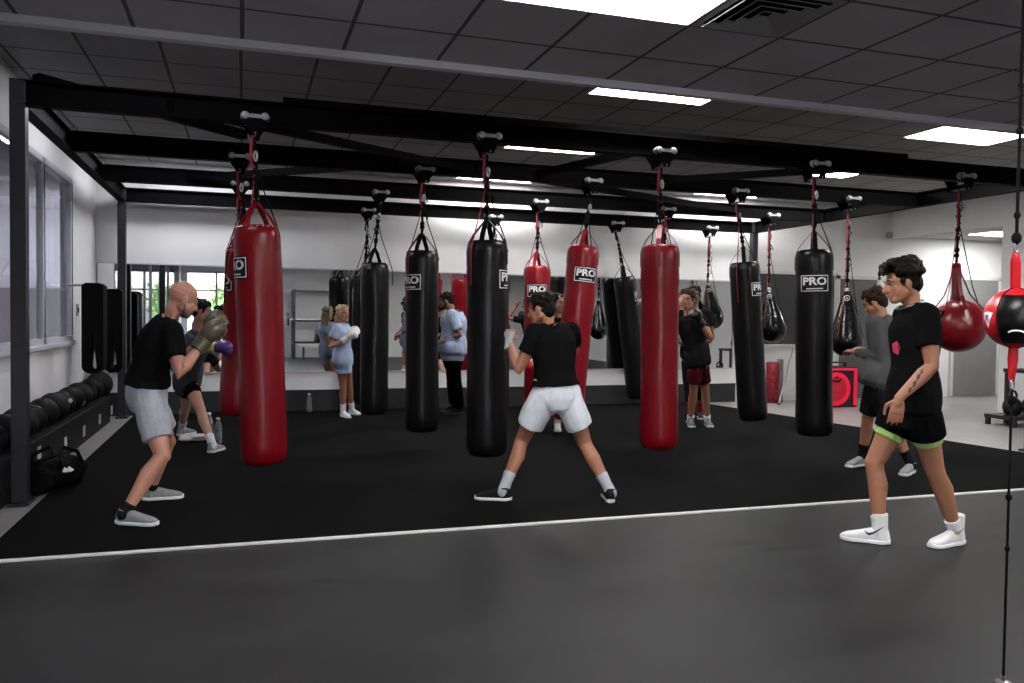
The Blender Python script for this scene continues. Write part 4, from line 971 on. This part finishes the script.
def person(label, d, H, pelvis, chest, head, hipf, chf, look, feet, arms, skin, top, bottom, sock, shoes, hair=None, bw=1.0, bd=1.0, hands=(None, None), sleeve=0.55, short=0.88, hunch=0.0, hem=-.16, sock_h=0.10, knee_pole=None, voxel=0.008, headup=(0, 0, 1), under=None, hood=False, face=True, tuck_bottom=True, beard=None, high=0.0, flare=1.0, lift=(0, 0), z0=0.012):
    s = H/1.75
    g = atD(*feet[0][0], 1); a0 = atZ(*feet[0][0], 0); b0 = atZ(*feet[1][0], 0); base = (a0+b0)/2
    t = thing('person', label, 'person', (base.x, base.y, 0.0), 'people training')
    Pc = atD(pelvis[0], pelvis[1], d+pelvis[2]); Sc = atD(chest[0], chest[1], d+chest[2]); Hc = atD(head[0], head[1], d+head[2])
    hf = dirv(*hipf); cf = dirv(*chf)
    def right_of(f): return f.cross(UP).normalized()
    hr, cr = right_of(hf), right_of(cf)
    ctrl = (Pc+Sc)/2-(hf+cf).normalized()*hunch
    def spine(q):
        if q < 0: return Pc+(ctrl-Pc)*2*q
        if q > 1: return Sc+(Hc-Sc).normalized()*(Sc-Pc).length*(q-1)
        return bez(Pc, ctrl, Sc, q)
    def ring(q, gw=0.0, gd=0.0, k=1.0):
        w, dp = prof(q); c = spine(q); qq = min(max(q, 0), 1)
        tg = (spine(q+0.05)-spine(q-0.05)).normalized(); r = (hr*(1-qq)+cr*qq).normalized(); r = (r-tg*r.dot(tg)).normalized(); f = tg.cross(r)
        return (c, r*(w*s*bw*k+gw), f*(dp*s*bd*k+gd))
    hipL, hipR = Pc-hr*0.088*s*bw, Pc+hr*0.088*s*bw
    tgS = (Sc-ctrl).normalized(); cr2 = (cr-tgS*cr.dot(tgS)).normalized()
    shL, shR = Sc-cr2*0.172*s*(0.5+0.5*bw)-UP*0.01, Sc+cr2*0.172*s*(0.5+0.5*bw)-UP*0.01
    B = MB()
    B.tube([ring(q) for q in (-.24, -.18, -.12, -.03, .05, .15, .25, .35, .45, .55, .65, .74, .82, .88, .94, 1.0, 1.05, 1.10)], 24)
    lk = dirv(*look); hu = dirv(*headup); hu = (hu-lk*hu.dot(lk)).normalized(); hx = lk.cross(hu).normalized()
    hs = s*1.02
    def Hd(x, y, z): return Hc+(hx*x+lk*y+hu*z)*hs
    nb = spine(1.0)
    B.limb([nb+UP*0.0, (nb+Hd(0, -.025, -.05))/2, Hd(0, -.02, -.03)], [0.064*s*(.7+.3*bw), 0.056*s*(.7+.3*bw), 0.055*s*(.7+.3*bw)], 16)
    # trapezius
    for sh in (shL, shR): B.limb([nb+(Hc-nb)*0.30, sh+(nb-sh)*0.35], [0.042*s, 0.045*s], 12)
    # head
    B.ell(Hd(0, -.012, .028), hx*.076*hs, lk*.096*hs, hu*.090*hs, 20)
    B.ell(Hd(0, .030, -.035), hx*.060*hs, lk*.060*hs, hu*.075*hs, 18)
    B.ell(Hd(0, .055, -.088), hx*.034*hs, lk*.032*hs, hu*.026*hs, 14)
    for k in (-1, 1):
        B.limb([Hd(k*.052, -.005, -.055), Hd(k*.030, .058, -.088)], [.026*hs, .022*hs], 10)
        B.ell(Hd(k*.038, .056, -.024), hx*.024*hs, lk*.022*hs, hu*.024*hs, 10); B.ell(Hd(k*.042, .026, -.048), hx*.028*hs, lk*.045*hs, hu*.040*hs, 12)
        B.ell(Hd(k*.079, -.008, -.012), hx*.011*hs, lk*.020*hs+hx*k*.006*hs, hu*.033*hs, 10)
    B.limb([Hd(-.036, .078, .022), Hd(0, .086, .020), Hd(.036, .078, .022)], [.011*hs, .012*hs, .011*hs], 8)
    B.limb([Hd(0, .088, .008), Hd(0, .101, -.016), Hd(0, .108, -.030)], [.009*hs, .012*hs, .0145*hs], 10)
    for k in (-1, 1): B.sphere(Hd(k*.012, .095, -.033), .010*hs, 8)
    B.limb([Hd(-.020, .080, -.056), Hd(0, .089, -.054), Hd(.020, .080, -.056)], [.008*hs, .010*hs, .008*hs], 8)
    B.limb([Hd(-.018, .078, -.068), Hd(0, .086, -.069), Hd(.018, .078, -.068)], [.008*hs, .010*hs, .008*hs], 8)
    # legs
    l1, l2 = .245*H, .235*H; anks = []; knees = []; shoes_o = []
    for i, (hip, ft) in enumerate(((hipL, feet[0]), (hipR, feet[1]))):
        an, ff, so = shoe(t, ft[0], ft[1], s*(1.0), M[shoes[0]], M[shoes[1]], lift[i], high, shoes[2] if len(shoes) > 2 else 'white_print', z0)
        shoes_o.append(so)
        pole = dirv(*knee_pole[i]) if knee_pole else (hf*0.7+ff*0.5).normalized()
        kn, a2 = ik(hip, an, l1, l2, pole)
        d_ = hip-kn; e_ = an-kn; bk = -(ff-UP*ff.dot(UP)).normalized()
        w = 0.6+0.4*bw
        B.limb([hip, hip+(kn-hip)*.35+(-bk)*.008, hip+(kn-hip)*.75, kn, kn+(an-kn)*.12, kn+(an-kn)*.33+bk*.012*s, kn+(an-kn)*.6+bk*.004, kn+(an-kn)*.9, an],
               [.092*s*w, .086*s*w, .066*s*w, .056*s*w, .053*s*w, .058*s*w, .046*s*w, .036*s*w, .037*s], 16)
        B.sphere(kn-bk*.012*s, .047*s*w, 12)
        B.limb([an-UP*.02, an+ff*.09*s-UP*.045*s], [.034*s, .028*s], 10)
        anks.append(an); knees.append(kn)
    # arms
    u1, u2 = .172*H, .152*H; wr = []; el = []
    for i, (sh, (w3, pole)) in enumerate(((shL, arms[0]), (shR, arms[1]))):
        wp = atD(w3[0], w3[1], d+w3[2]); e, wp = ik(sh, wp, u1, u2, dirv(*pole))
        w = 0.55+0.45*bw
        B.limb([sh, sh+(e-sh)*.3, sh+(e-sh)*.62, e, e+(wp-e)*.25, e+(wp-e)*.65, wp], [.062*s*w, .054*s*w, .049*s*w, .040*s*w, .043*s*w, .034*s*w, .027*s*w], 14)
        wr.append(wp); el.append(e)
        hd = hands[i] or {}; dr = (wp-e).normalized(); dr = dirv(*hd['dir']) if 'dir' in hd else dr
        nm = dirv(*hd.get('n', (0, -.3, 1))); nm = (nm-dr*nm.dot(dr)).normalized(); sx = dr.cross(nm).normalized()*(1 if i == 0 else -1)   # towards the thumb side
        curl = hd.get('curl', 1.0)
        k = s*1.0
        B.limb([wp, wp+dr*.03*k], [.026*k, .028*k], 10)
        B.tube([(wp+dr*y*k, sx*w_*k, nm*h_*k) for y, w_, h_ in ((.005, .026, .017), (.03, .036, .016), (.065, .042, .015), (.088, .040, .013))], 12)
        for j, (off, ln) in enumerate(((.031, .074), (.0105, .083), (-.0105, .077), (-.030, .060))):
            p = wp+dr*.083*k+sx*off*k; pts = [p-dr*.01]; ang = 0; q = p
            sp_ = sx*(0.10*(1.2-j)*.6)
            for fr, c in ((.44, .35+.12*j*.3), (.32, .75), (.24, .55)):
                ang += c*curl; q = q+(dr*math.cos(ang)-nm*math.sin(ang)+sp_*(1-min(curl, 1)*.8)).normalized()*ln*fr*k; pts.append(q)
            B.limb(pts, [.0095*k, .009*k, .0085*k, .0075*k], 8)
        p = wp+dr*.028*k+sx*.028*k; q1 = p+(dr*.55+sx*.75-nm*.25).normalized()*.036*k; q2 = q1+(dr*.85+sx*.15*(1-curl)-nm*.45*curl).normalized()*.032*k
        q3 = q2+(dr*.9-sx*.25*curl-nm*.5*curl).normalized()*.026*k; B.limb([p, q1, q2, q3], [.014*k, .0115*k, .0105*k, .009*k], 8)
        if 'glove' in hd:
            G = MB(); gc = wp+dr*.085*k
            G.limb([wp-dr*.055*k, wp+dr*.03*k], [.047*k, .050*k], 14, False, True)
            G.ell(gc+dr*.02*k+nm*.012*k, sx*.070*k, dr*.095*k, nm*.068*k, 18); G.ell(gc+dr*.055*k-nm*.015*k, sx*.066*k, dr*.055*k, nm*.062*k, 16)
            G.limb([wp+dr*.03*k+sx*.050*k, gc+sx*.073*k-nm*.02*k, gc+dr*.05*k+sx*.055*k-nm*.045*k], [.026*k, .030*k, .024*k], 12)
            go = remesh(G, 'boxing_glove', M[hd['glove']], t, 0.008, 4)
            C_ = MB(); C_.tube([(wp-dr*.065*k, sx*.048*k, nm*.048*k), (wp-dr*.06*k, sx*.053*k, nm*.053*k), (wp+dr*.015*k, sx*.055*k, nm*.055*k), (wp+dr*.02*k, sx*.050*k, nm*.050*k)], 18)
            C_.build('cuff', M[hd.get('cuff', hd['glove'])], go)
        if 'wrap' in hd:
            C_ = MB(); C_.limb([wp-dr*.07*k, wp+dr*.02*k, wp+dr*.075*k], [.034*k, .034*k, .047*k], 14, False, False)
            remesh(C_, 'hand_wrap', M[hd['wrap']], t, 0.007, 3, 0.002, 30)
    body = remesh(B, 'body', M[skin], t, voxel*0.75, 3)
    # socks
    for i in (0, 1):
        d_ = (knees[i]-anks[i]).normalized(); K = MB(); K.limb([anks[i]-d_*0.02, anks[i]+d_*sock_h*.5, anks[i]+d_*sock_h], [.044*s, .0425*s, .046*s+sock_h*.03], 14, True, False)
        remesh(K, 'sock', M[sock], t, 0.007, 2, 0.0015, 40)
    # trousers or shorts
    Sx = MB()
    Sx.tube([ring(q, .020, .022) for q in (-.25, -.16, -.08, 0, .08, .16, .22, .265)], 24)
    for i, hip in enumerate((hipL, hipR)):
        kn, an = knees[i], anks[i]; w = (0.6+0.4*bw)*(1.25 if bw > 1.2 else 1)
        if short <= 1:
            e = hip+(kn-hip)*short; Sx.limb([hip+UP*.01, hip+(kn-hip)*short*.5, e], [.108*s*w, .106*s*w*flare, .098*s*w*flare], 18, True, False)
        else:
            e = kn+(an-kn)*(short-1); Sx.limb([hip, hip+(kn-hip)*.5, kn, (kn+e)/2, e], [.108*s*w, .095*s*w, .074*s*w, .070*s*w, .058*s*w], 18, True, False)
    cr_ = (hipL+hipR)/2; Sx.limb([cr_-UP*.05*s, hipL+(knees[0]-hipL)*min(short,1)*.42], [.095*s, .095*s], 14); Sx.limb([cr_-UP*.05*s, hipR+(knees[1]-hipR)*min(short,1)*.42], [.095*s, .095*s], 14)
    sh_o = remesh(Sx, 'shorts' if short <= 1 else 'trousers', M[bottom], t, voxel, 3, 0.009, 9, (1, 1, .5))
    wb = MB(); wb.tube([ring(.235, .024, .026), ring(.285, .020, .022)], 28); wb_o = wb.build('waistband', M[bottom], sh_o)
    if under:
        Ux = MB(); 
        for i, hip in enumerate((hipL, hipR)):
            e = hip+(knees[i]-hip)*under[1]; Ux.limb([hip, e], [.10*s, .088*s], 16, True, False); 
        Ux.tube([ring(q, .004, .004) for q in (-.16, 0, .1)], 20)
        un_o = remesh(Ux, 'under_shorts', M[under[0]], t, voxel, 2, 0.003, 14)
    # shirt
    T = MB(); qs = [hem]+[q for q in (-.30, -.2, -.1, 0.0, .12, .25, .38, .5, .62, .74, .83, .90, .96, 1.02) if q > hem+.05]
    T.tube([ring(q, (.038 if q < .2 else .024)*s, (.042 if q < .3 else .024)*s) for q in qs], 28)
    T.limb([nb-UP*.02, nb+(Hc-nb)*.22], [.085*s, .074*s], 18, True, False)
    for i, sh in enumerate((shL, shR)):
        e, wp = el[i], wr[i]; w = 0.55+0.45*bw
        T.limb([nb+(Hc-nb)*.06, sh+(nb-sh)*.3], [.060*s, .066*s], 14)
        if sleeve <= 1: T.limb([sh, sh+(e-sh)*sleeve*.5, sh+(e-sh)*sleeve], [.076*s*w, .071*s*w, .071*s*w], 16, True, False)
        else: T.limb([sh, (sh+e)/2, e, (e+wp)/2, e+(wp-e)*.93], [.082*s*w, .074*s*w, .064*s*w, .058*s*w, .045*s*w], 16, True, False)
    if hood:
        T.ell(nb-cf*.075*s+UP*.01, cr*.12*s, cf*.05*s, UP*.075*s+cf*.02, 14); T.limb([nb+cr*.07*s+UP*.035, nb-cf*.09*s+UP*.045, nb-cr*.07*s+UP*.035], [.03*s]*3, 10)
    sh_t = remesh(T, 'hooded_jacket' if hood else 'shirt', M[top], t, voxel, 3, 0.010, 8, (1, 1, .55))
    tuck(body, sh_o); tuck(body, sh_t)
    if tuck_bottom: tuck(sh_o, sh_t, 0.008, 0.06); tuck(wb_o, sh_t, 0.008, 0.06)
    if under: tuck(body, un_o)
    # face
    if face:
        for k in (-1, 1):
            E = MB(); E.sphere(Hd(k*.031, .0660, .004), .0126*hs, 12); eo = E.build('eye', M['eye_white'], t)
            E = MB(); E.ell(Hd(k*.031, .0770, .004), hx*.0072*hs, lk*.0030*hs, hu*.0068*hs, 10); E.build('iris', M['eye_dark'], eo)
            if hair != 'bald':
                E = MB(); E.limb([Hd(k*.016, .092, .026), Hd(k*.034, .088, .031), Hd(k*.050, .074, .025)], [.0035*hs, .005*hs, .003*hs], 8); E.build('eyebrow', M['hair_black'], t)
        E = MB(); E.limb([Hd(-.021, .084, -.0605), Hd(0, .095, -.061), Hd(.021, .084, -.0605)], [.0035*hs, .0055*hs, .0035*hs], 8); E.build('lips', M['lip'], t)
    # hair
    rr = random.Random(int(d*100)); hm = M['hair_black']
    if hair and hair != 'bald':
        A = MB(); A.ell(Hd(0, -.022, .040), hx*.084*hs, lk*.096*hs, hu*.086*hs, 20); A.ell(Hd(0, -.058, -.005), hx*.070*hs, lk*.058*hs, hu*.075*hs, 16)
        for k in (-1, 1): A.limb([Hd(k*.076, .022, .02), Hd(k*.075, .020, -.008)], [.012*hs, .008*hs], 8)
        nn_, sz, dz = {'short': (40, .018, .0), 'quiff': (150, .025, .028), 'curly': (110, .024, .010), 'long': (40, .02, .004), 'beanie': (0, 0, 0)}[hair.split('_')[0]]
        for k in range(nn_):
            th = rr.uniform(0, 2*PI); ph = rr.uniform(.05, 1.0)
            x, y, z = math.cos(th)*math.cos(ph), math.sin(th)*math.cos(ph), math.sin(ph)
            if y > .55 and z < .45: continue
            A.sphere(Hd(x*.084, -.020+y*.098, .040+z*(.086+dz)), sz*hs*rr.uniform(.7, 1.15), 7)
        if hair.startswith('quiff'):
            for k in range(26):
                x = rr.uniform(-.055, .055); A.limb([Hd(x, .035, .112+rr.uniform(0, .01)), Hd(x*1.1, .080, .112+rr.uniform(-.012, .016)), Hd(x*1.1+rr.uniform(-.015, .015), .096+rr.uniform(-.014, .010), .084+rr.uniform(-.020, .018))], [.022*hs, .018*hs, .008*hs], 7)
        if hair.startswith('long'):
            hm = M['hair_blond']
            for k in range(26):
                x = rr.uniform(-1, 1); A.limb([Hd(x*.075, -.05, .03), Hd(x*.085, -.085, -.08), Hd(x*.075, -.095, -.20+rr.uniform(-.02, .03))], [.024*hs, .022*hs, .010*hs], 7)
        if 'brown' in hair: hm = M['hair_brown']
        remesh(A, 'hair', hm, t, 0.006, 1, 0.006, 40)
    if hair == 'bald' and face:
        pass
    if beard:
        A = MB(); A.ell(Hd(0, .046, -.082), hx*.050*hs, lk*.052*hs, hu*.036*hs, 16)
        for k in (-1, 1): A.limb([Hd(k*.068, .0, -.030), Hd(k*.058, .02, -.07), Hd(k*.03, .062, -.095)], [.012*hs, .018*hs, .022*hs], 8)
        remesh(A, 'beard', M[beard], t, 0.006, 2, 0.002, 60)
    return dict(t=t, body=body, shirt=sh_t, shorts=sh_o, shoes=shoes_o, Hd=Hd, nb=nb, wr=wr, el=el, Hc=Hc, hs=hs, lk=lk)

# 1 the man walking at the right
p = person('young man walking left in black tee, black and lime shorts and white high boots', 5.0, 1.78, (913, 402, 0), (916, 314, 0), (902, 283, 0.02),
  (-1, .12), (-1, .12), (-1, .10, -.22), [((966, 543), (927, 549)), ((889, 545), (842, 539))],
  [((899, 398, -.24), (1, -.1, -.1)), ((906, 400, .22), (1, .2, -.1))], 'skin_tan', 'tee_black', 'shorts_black', 'sock_white', ('shoe_white', 'sole_white', 'white_print'),
  'quiff', hands=({'dir': (-.12, .05, -1), 'n': (-.25, -1, 0), 'curl': .35}, {'dir': (-.1, 0, -1), 'n': (.2, 1, 0), 'curl': .4}), short=.50, hem=-.30, tuck_bottom=False, under=('lime', .60), sock_h=.09, high=.085, voxel=0.007, flare=1.08, z0=0.0, sleeve=.62)
t = p['t']
nk = MB(); nb = p['nb']; c_ = nb+(p['Hc']-nb)*.30; ax = (p['Hc']-nb).normalized()
e1 = dirv(-1, .1); e2 = dirv(.1, 1)
nk.limb([c_+e1*(.078*math.cos(k)+.012)+e2*.078*math.sin(k)-UP*.030*math.cos(k) for k in [2*PI*i/24 for i in range(25)]], [.003]*25, 6); nk.build('necklace', M['chrome'], t)
for poly in ([(913, 382), (917, 380), (916, 385), (912, 388)], [(917, 375), (921, 373), (920, 378), (916, 381)], [(909, 388), (912, 387), (911, 392), (908, 393)], [(921, 370), (924, 368), (923, 373), (920, 374)]):
    decal(p['body'], poly, M['tattoo'], 'tattoo', t, .0015)
decal(p['shirt'], [(892, 344), (897, 341), (900, 347), (898, 355), (893, 352)], M['pink'], 'shirt_print', t)
for i, (bx_, by_, mm) in enumerate(((955, 531, 'gold'), (867, 531, 'sole_black'))):
    up_ = [(-2.5, -1.5), (-1, 0.8), (2, 1.9), (6, 0.9), (11, -1.4), (17, -4.6)]; lo_ = [(-2.0, 1.0), (0, 3.6), (3, 4.2), (7, 2.7), (12, -0.4), (17.2, -4.3)]
    k_ = 0.62 if i == 0 else 1.0
    o = decal_strip(p['shoes'][i], [((bx_+a[0]*k_, by_+a[1]), (bx_+b[0]*k_, by_+b[1])) for a, b in zip(up_, lo_)], M[mm], 'side_mark', None, .007)
    if o: o.parent = p['shoes'][i]

# 2 bald boxer
person('bald man in black tee and light grey shorts punching with olive gloves at left', 5.62, 1.74, (147, 394, 0), (167, 326, 0), (183, 299, .03),
  (.88, .47), (.80, .60), (.72, .60, -.40), [((142, 501), (183, 498)), ((115, 524), (159, 526))],
  [((207, 334, .26), (0.1, .2, -1)), ((203, 343, -.08), (.1, -.3, -1))], 'skin_ruddy', 'tee_black', 'shorts_grey', 'sock_black', ('shoe_grey', 'sole_white', 'wrap_grey'),
  'bald', hands=({'glove': 'glove_olive', 'dir': (.45, .4, .9)}, {'glove': 'glove_olive', 'dir': (.55, .45, .75), 'n': (-.3, -1, .2)}), short=.73, hem=.14, hunch=.06, sock_h=.055, voxel=0.007, beard='hair_grey', sleeve=.60, headup=(.25, .1, 1))
# 3 boxer behind him
person('person in grey top with purple glove, half hidden behind the bald man', 8.65, 1.66, (187, 380, 0), (198, 335, -.36), (202, 311, -.42),
  (.9, .4), (.85, .45), (.95, .3, -.25), [((181, 436), (192, 434)), ((208, 454), (224, 449))],
  [((205, 328, -.2), (0, .2, -1)), ((218, 347.5, -1.0), (0, -.3, -1))], 'skin_fair', 'tee_grey', 'shorts_black', 'sock_white', ('shoe_grey', 'sole_white'),
  'short', hands=({'glove': 'glove_purple', 'cuff': 'glove_cream'}, {'glove': 'glove_purple', 'cuff': 'glove_cream', 'dir': (1, -.12, -.05)}), short=.52, hem=-.12, sock_h=.12, voxel=0.010, bw=.93)
# 4 girl
person('blond girl in long pale blue tee, white boots and white gloves by the mirror', 10.9, 1.54, (343, 360, 0), (341, 327, 0), (343, 313.5, 0),
  (.92, -.2), (.92, -.25), (.80, -.55, -.1), [((350, 414), (359, 415.5)), ((341, 416.5), (350, 418.5))],
  [((348, 335, .06), (-.2, 0, -1)), ((346, 339, -.16), (-.2, -.2, -1))], 'skin_tan', 'tee_blue', 'shorts_black', 'sock_white', ('shoe_white', 'sole_white'),
  'long', hands=({'glove': 'glove_white', 'dir': (.8, 0, .5)}, {'glove': 'glove_white', 'dir': (.8, 0, .5)}), short=.25, hem=-.42, sock_h=.12, voxel=0.010, bw=.86, high=.05)
# 5 large man
person('large man in pale blue tee and black trousers standing by the mirror', 11.0, 1.64, (453, 349, 0), (454, 315, 0), (446, 301, 0),
  (-.97, .1), (-.97, .1), (-.97, 0, -.25), [((461, 414), (448, 414.5)), ((456, 411.5), (442, 412))],
  [((442, 341, -.20), (.9, -.1, -.5)), ((441, 335, .2), (.6, .2, -.6))], 'skin_dark', 'tee_blue', 'shorts_black', 'sock_black', ('shoe_black', 'sole_black', 'steel'),
  'short', short=1.9, hem=-.34, voxel=0.010, bw=1.35, bd=1.5, beard='hair_black', sleeve=.75)
# 6 white shorts boxer
p = person('boxer in black tee and white shorts seen from behind, feet wide apart', 6.15, 1.72, (556, 394, 0), (553, 331, 0), (541, 309, -.02),
  (-.35, .94), (-.58, .82), (-.86, .42, -.22), [((509, 501), (478, 499.5)), ((611, 504), (606, 495.5))],
  [((509, 342, .06), (.1, -.5, -1)), ((546, 337, .42), (1, .2, -.7))], 'skin_tan', 'tee_black', 'shorts_white', 'sock_grey', ('shoe_black', 'sole_white', 'steel'),
  'short', hands=({'wrap': 'wrap_grey', 'dir': (.05, .5, .9)}, {'wrap': 'wrap_grey'}), short=.66, hem=.13, tuck_bottom=False, sock_h=.14, voxel=0.007, sleeve=.52, flare=1.08, knee_pole=((-.1, 1), (-.25, 1)))
decal(p['shirt'], [(522, 331), (528, 329), (528, 333), (523, 335)], M['wrap_grey'], 'sleeve_print', p['t'])
# 7 boxer behind the leaning red bag
person('dark-haired boxer peering past the leaning red bag, behind the white-shorts boxer', 9.65, 1.72, (556, 367, 0), (557, 323, 0), (558.5, 303.5, 0),
  (.1, -1), (.1, -1), (.62, -.75, 0), [((557, 428), (558, 433.5)), ((543, 425), (540, 430))],
  [((566, 342, .05), (.4, .3, -1)), ((538, 361, -.20), (-.5, .2, -1))], 'skin_fair', 'tee_dark', 'shorts_black', 'sock_white', ('shoe_white', 'sole_white'),
  'short', hands=({'glove': 'glove_red'}, {'glove': 'glove_red', 'cuff': 'glove_white', 'dir': (-.6, -.5, -.5)}), short=.8, voxel=0.010)
# 8 man in maroon shorts, and the one behind him
person('man in dark tee and maroon shorts with raised arms beside the big red front-row bag', 10.25, 1.74, (698, 360, 0), (689, 320, 0), (687, 300, -.02),
  (.75, -.65), (.2, -.98), (-.35, -.9, -.1), [((703, 423), (714, 430)), ((689, 424), (693, 429))],
  [((700, 322, -.22), (.6, 0, -1)), ((681, 302, -.25), (-.5, -.1, -1))], 'skin_tan', 'tee_dark', 'shorts_maroon', 'sock_white', ('shoe_dark', 'sole_white'),
  'curly_brown', hands=({'glove': 'glove_black'}, {'wrap': 'skin_tan'}), short=.74, sock_h=.06, voxel=0.010, bw=.9, flare=.95)
person('man in black with red socks standing behind the man in maroon shorts', 11.0, 1.76, (695, 353, 0), (694, 314, 0), (694, 295.5, 0),
  (-.3, -.95), (-.3, -.95), (-.3, -.95, -.05), [((699, 417), (702, 421)), ((691, 420), (689, 424))],
  [((701, 352, -.12), (.8, .2, -.3)), ((684, 345, -.1), (-.8, .2, -.3))], 'skin_dark', 'tee_dark', 'shorts_dark', 'sock_red', ('shoe_black', 'sole_white'),
  'short', hands=({'glove': 'glove_white', 'dir': (.1, -.3, -1)}, None), short=1.55, sock_h=.18, voxel=0.010)
# 10 hooded jacket
person('man in grey hooded jacket and dark shorts, back turned, between loudspeaker and walking man', 7.5, 1.72, (876, 376, 0), (882, 324, 0), (875, 303, .04),
  (-.75, .66), (-.75, .66), (-.70, .55, -.45), [((914, 472), (901, 477)), ((868, 465), (845, 468))],
  [((855, 352, .10), (.3, -.4, -1)), ((866, 350, .32), (.3, .3, -1))], 'skin_tan', 'hoodie', 'shorts_dark', 'sock_black', ('shoe_grey', 'sole_white', 'wrap_grey'),
  'curly_brown', short=.90, sock_h=.14, voxel=0.008, sleeve=1.9, hood=True, hunch=.05, hem=-.20, bd=.94, headup=(-.3, .2, 1))

# ================================================================== light
W_ = bpy.data.worlds.new('daylight'); SC.world = W_; W_.use_nodes = True
nt = W_.node_tree; bg = nt.nodes['Background']; sk = nt.nodes.new('ShaderNodeTexSky'); sk.sky_type = 'NISHITA'; sk.sun_disc = False; sk.sun_elevation = math.radians(40); sk.sun_rotation = math.radians(20); sk.air_density = 1.0; sk.dust_density = 3.0
hs_ = nt.nodes.new('ShaderNodeHueSaturation'); hs_.inputs['Saturation'].default_value = 0.25
nt.links.new(sk.outputs[0], hs_.inputs['Color']); nt.links.new(hs_.outputs[0], bg.inputs['Color']); bg.inputs['Strength'].default_value = 3.0
ld = bpy.data.lights.new('window_portal', 'AREA'); ld.shape = 'RECTANGLE'; ld.size = 2.7; ld.size_y = 2.75; ld.cycles.is_portal = True
lo = bpy.data.objects.new('window_portal', ld); COL.objects.link(lo); lo.matrix_world = Matrix.Translation(V(((fx0+fx1)/2, YF-0.16, 1.38))) @ Matrix.Rotation(PI/2, 4, 'X') @ Matrix.Rotation(PI, 4, 'X')
vs_ = SC.view_settings; vs_.view_transform = 'Standard'; vs_.look = 'None'; vs_.gamma = 1.0; vs_.use_curve_mapping = False; vs_.exposure = 0.0
SC.cycles.max_bounces = 8; SC.cycles.diffuse_bounces = 5; SC.cycles.glossy_bounces = 5; SC.cycles.transparent_max_bounces = 12
SC.cycles.caustics_reflective = False; SC.cycles.caustics_refractive = False; SC.cycles.sample_clamp_indirect = 6.0
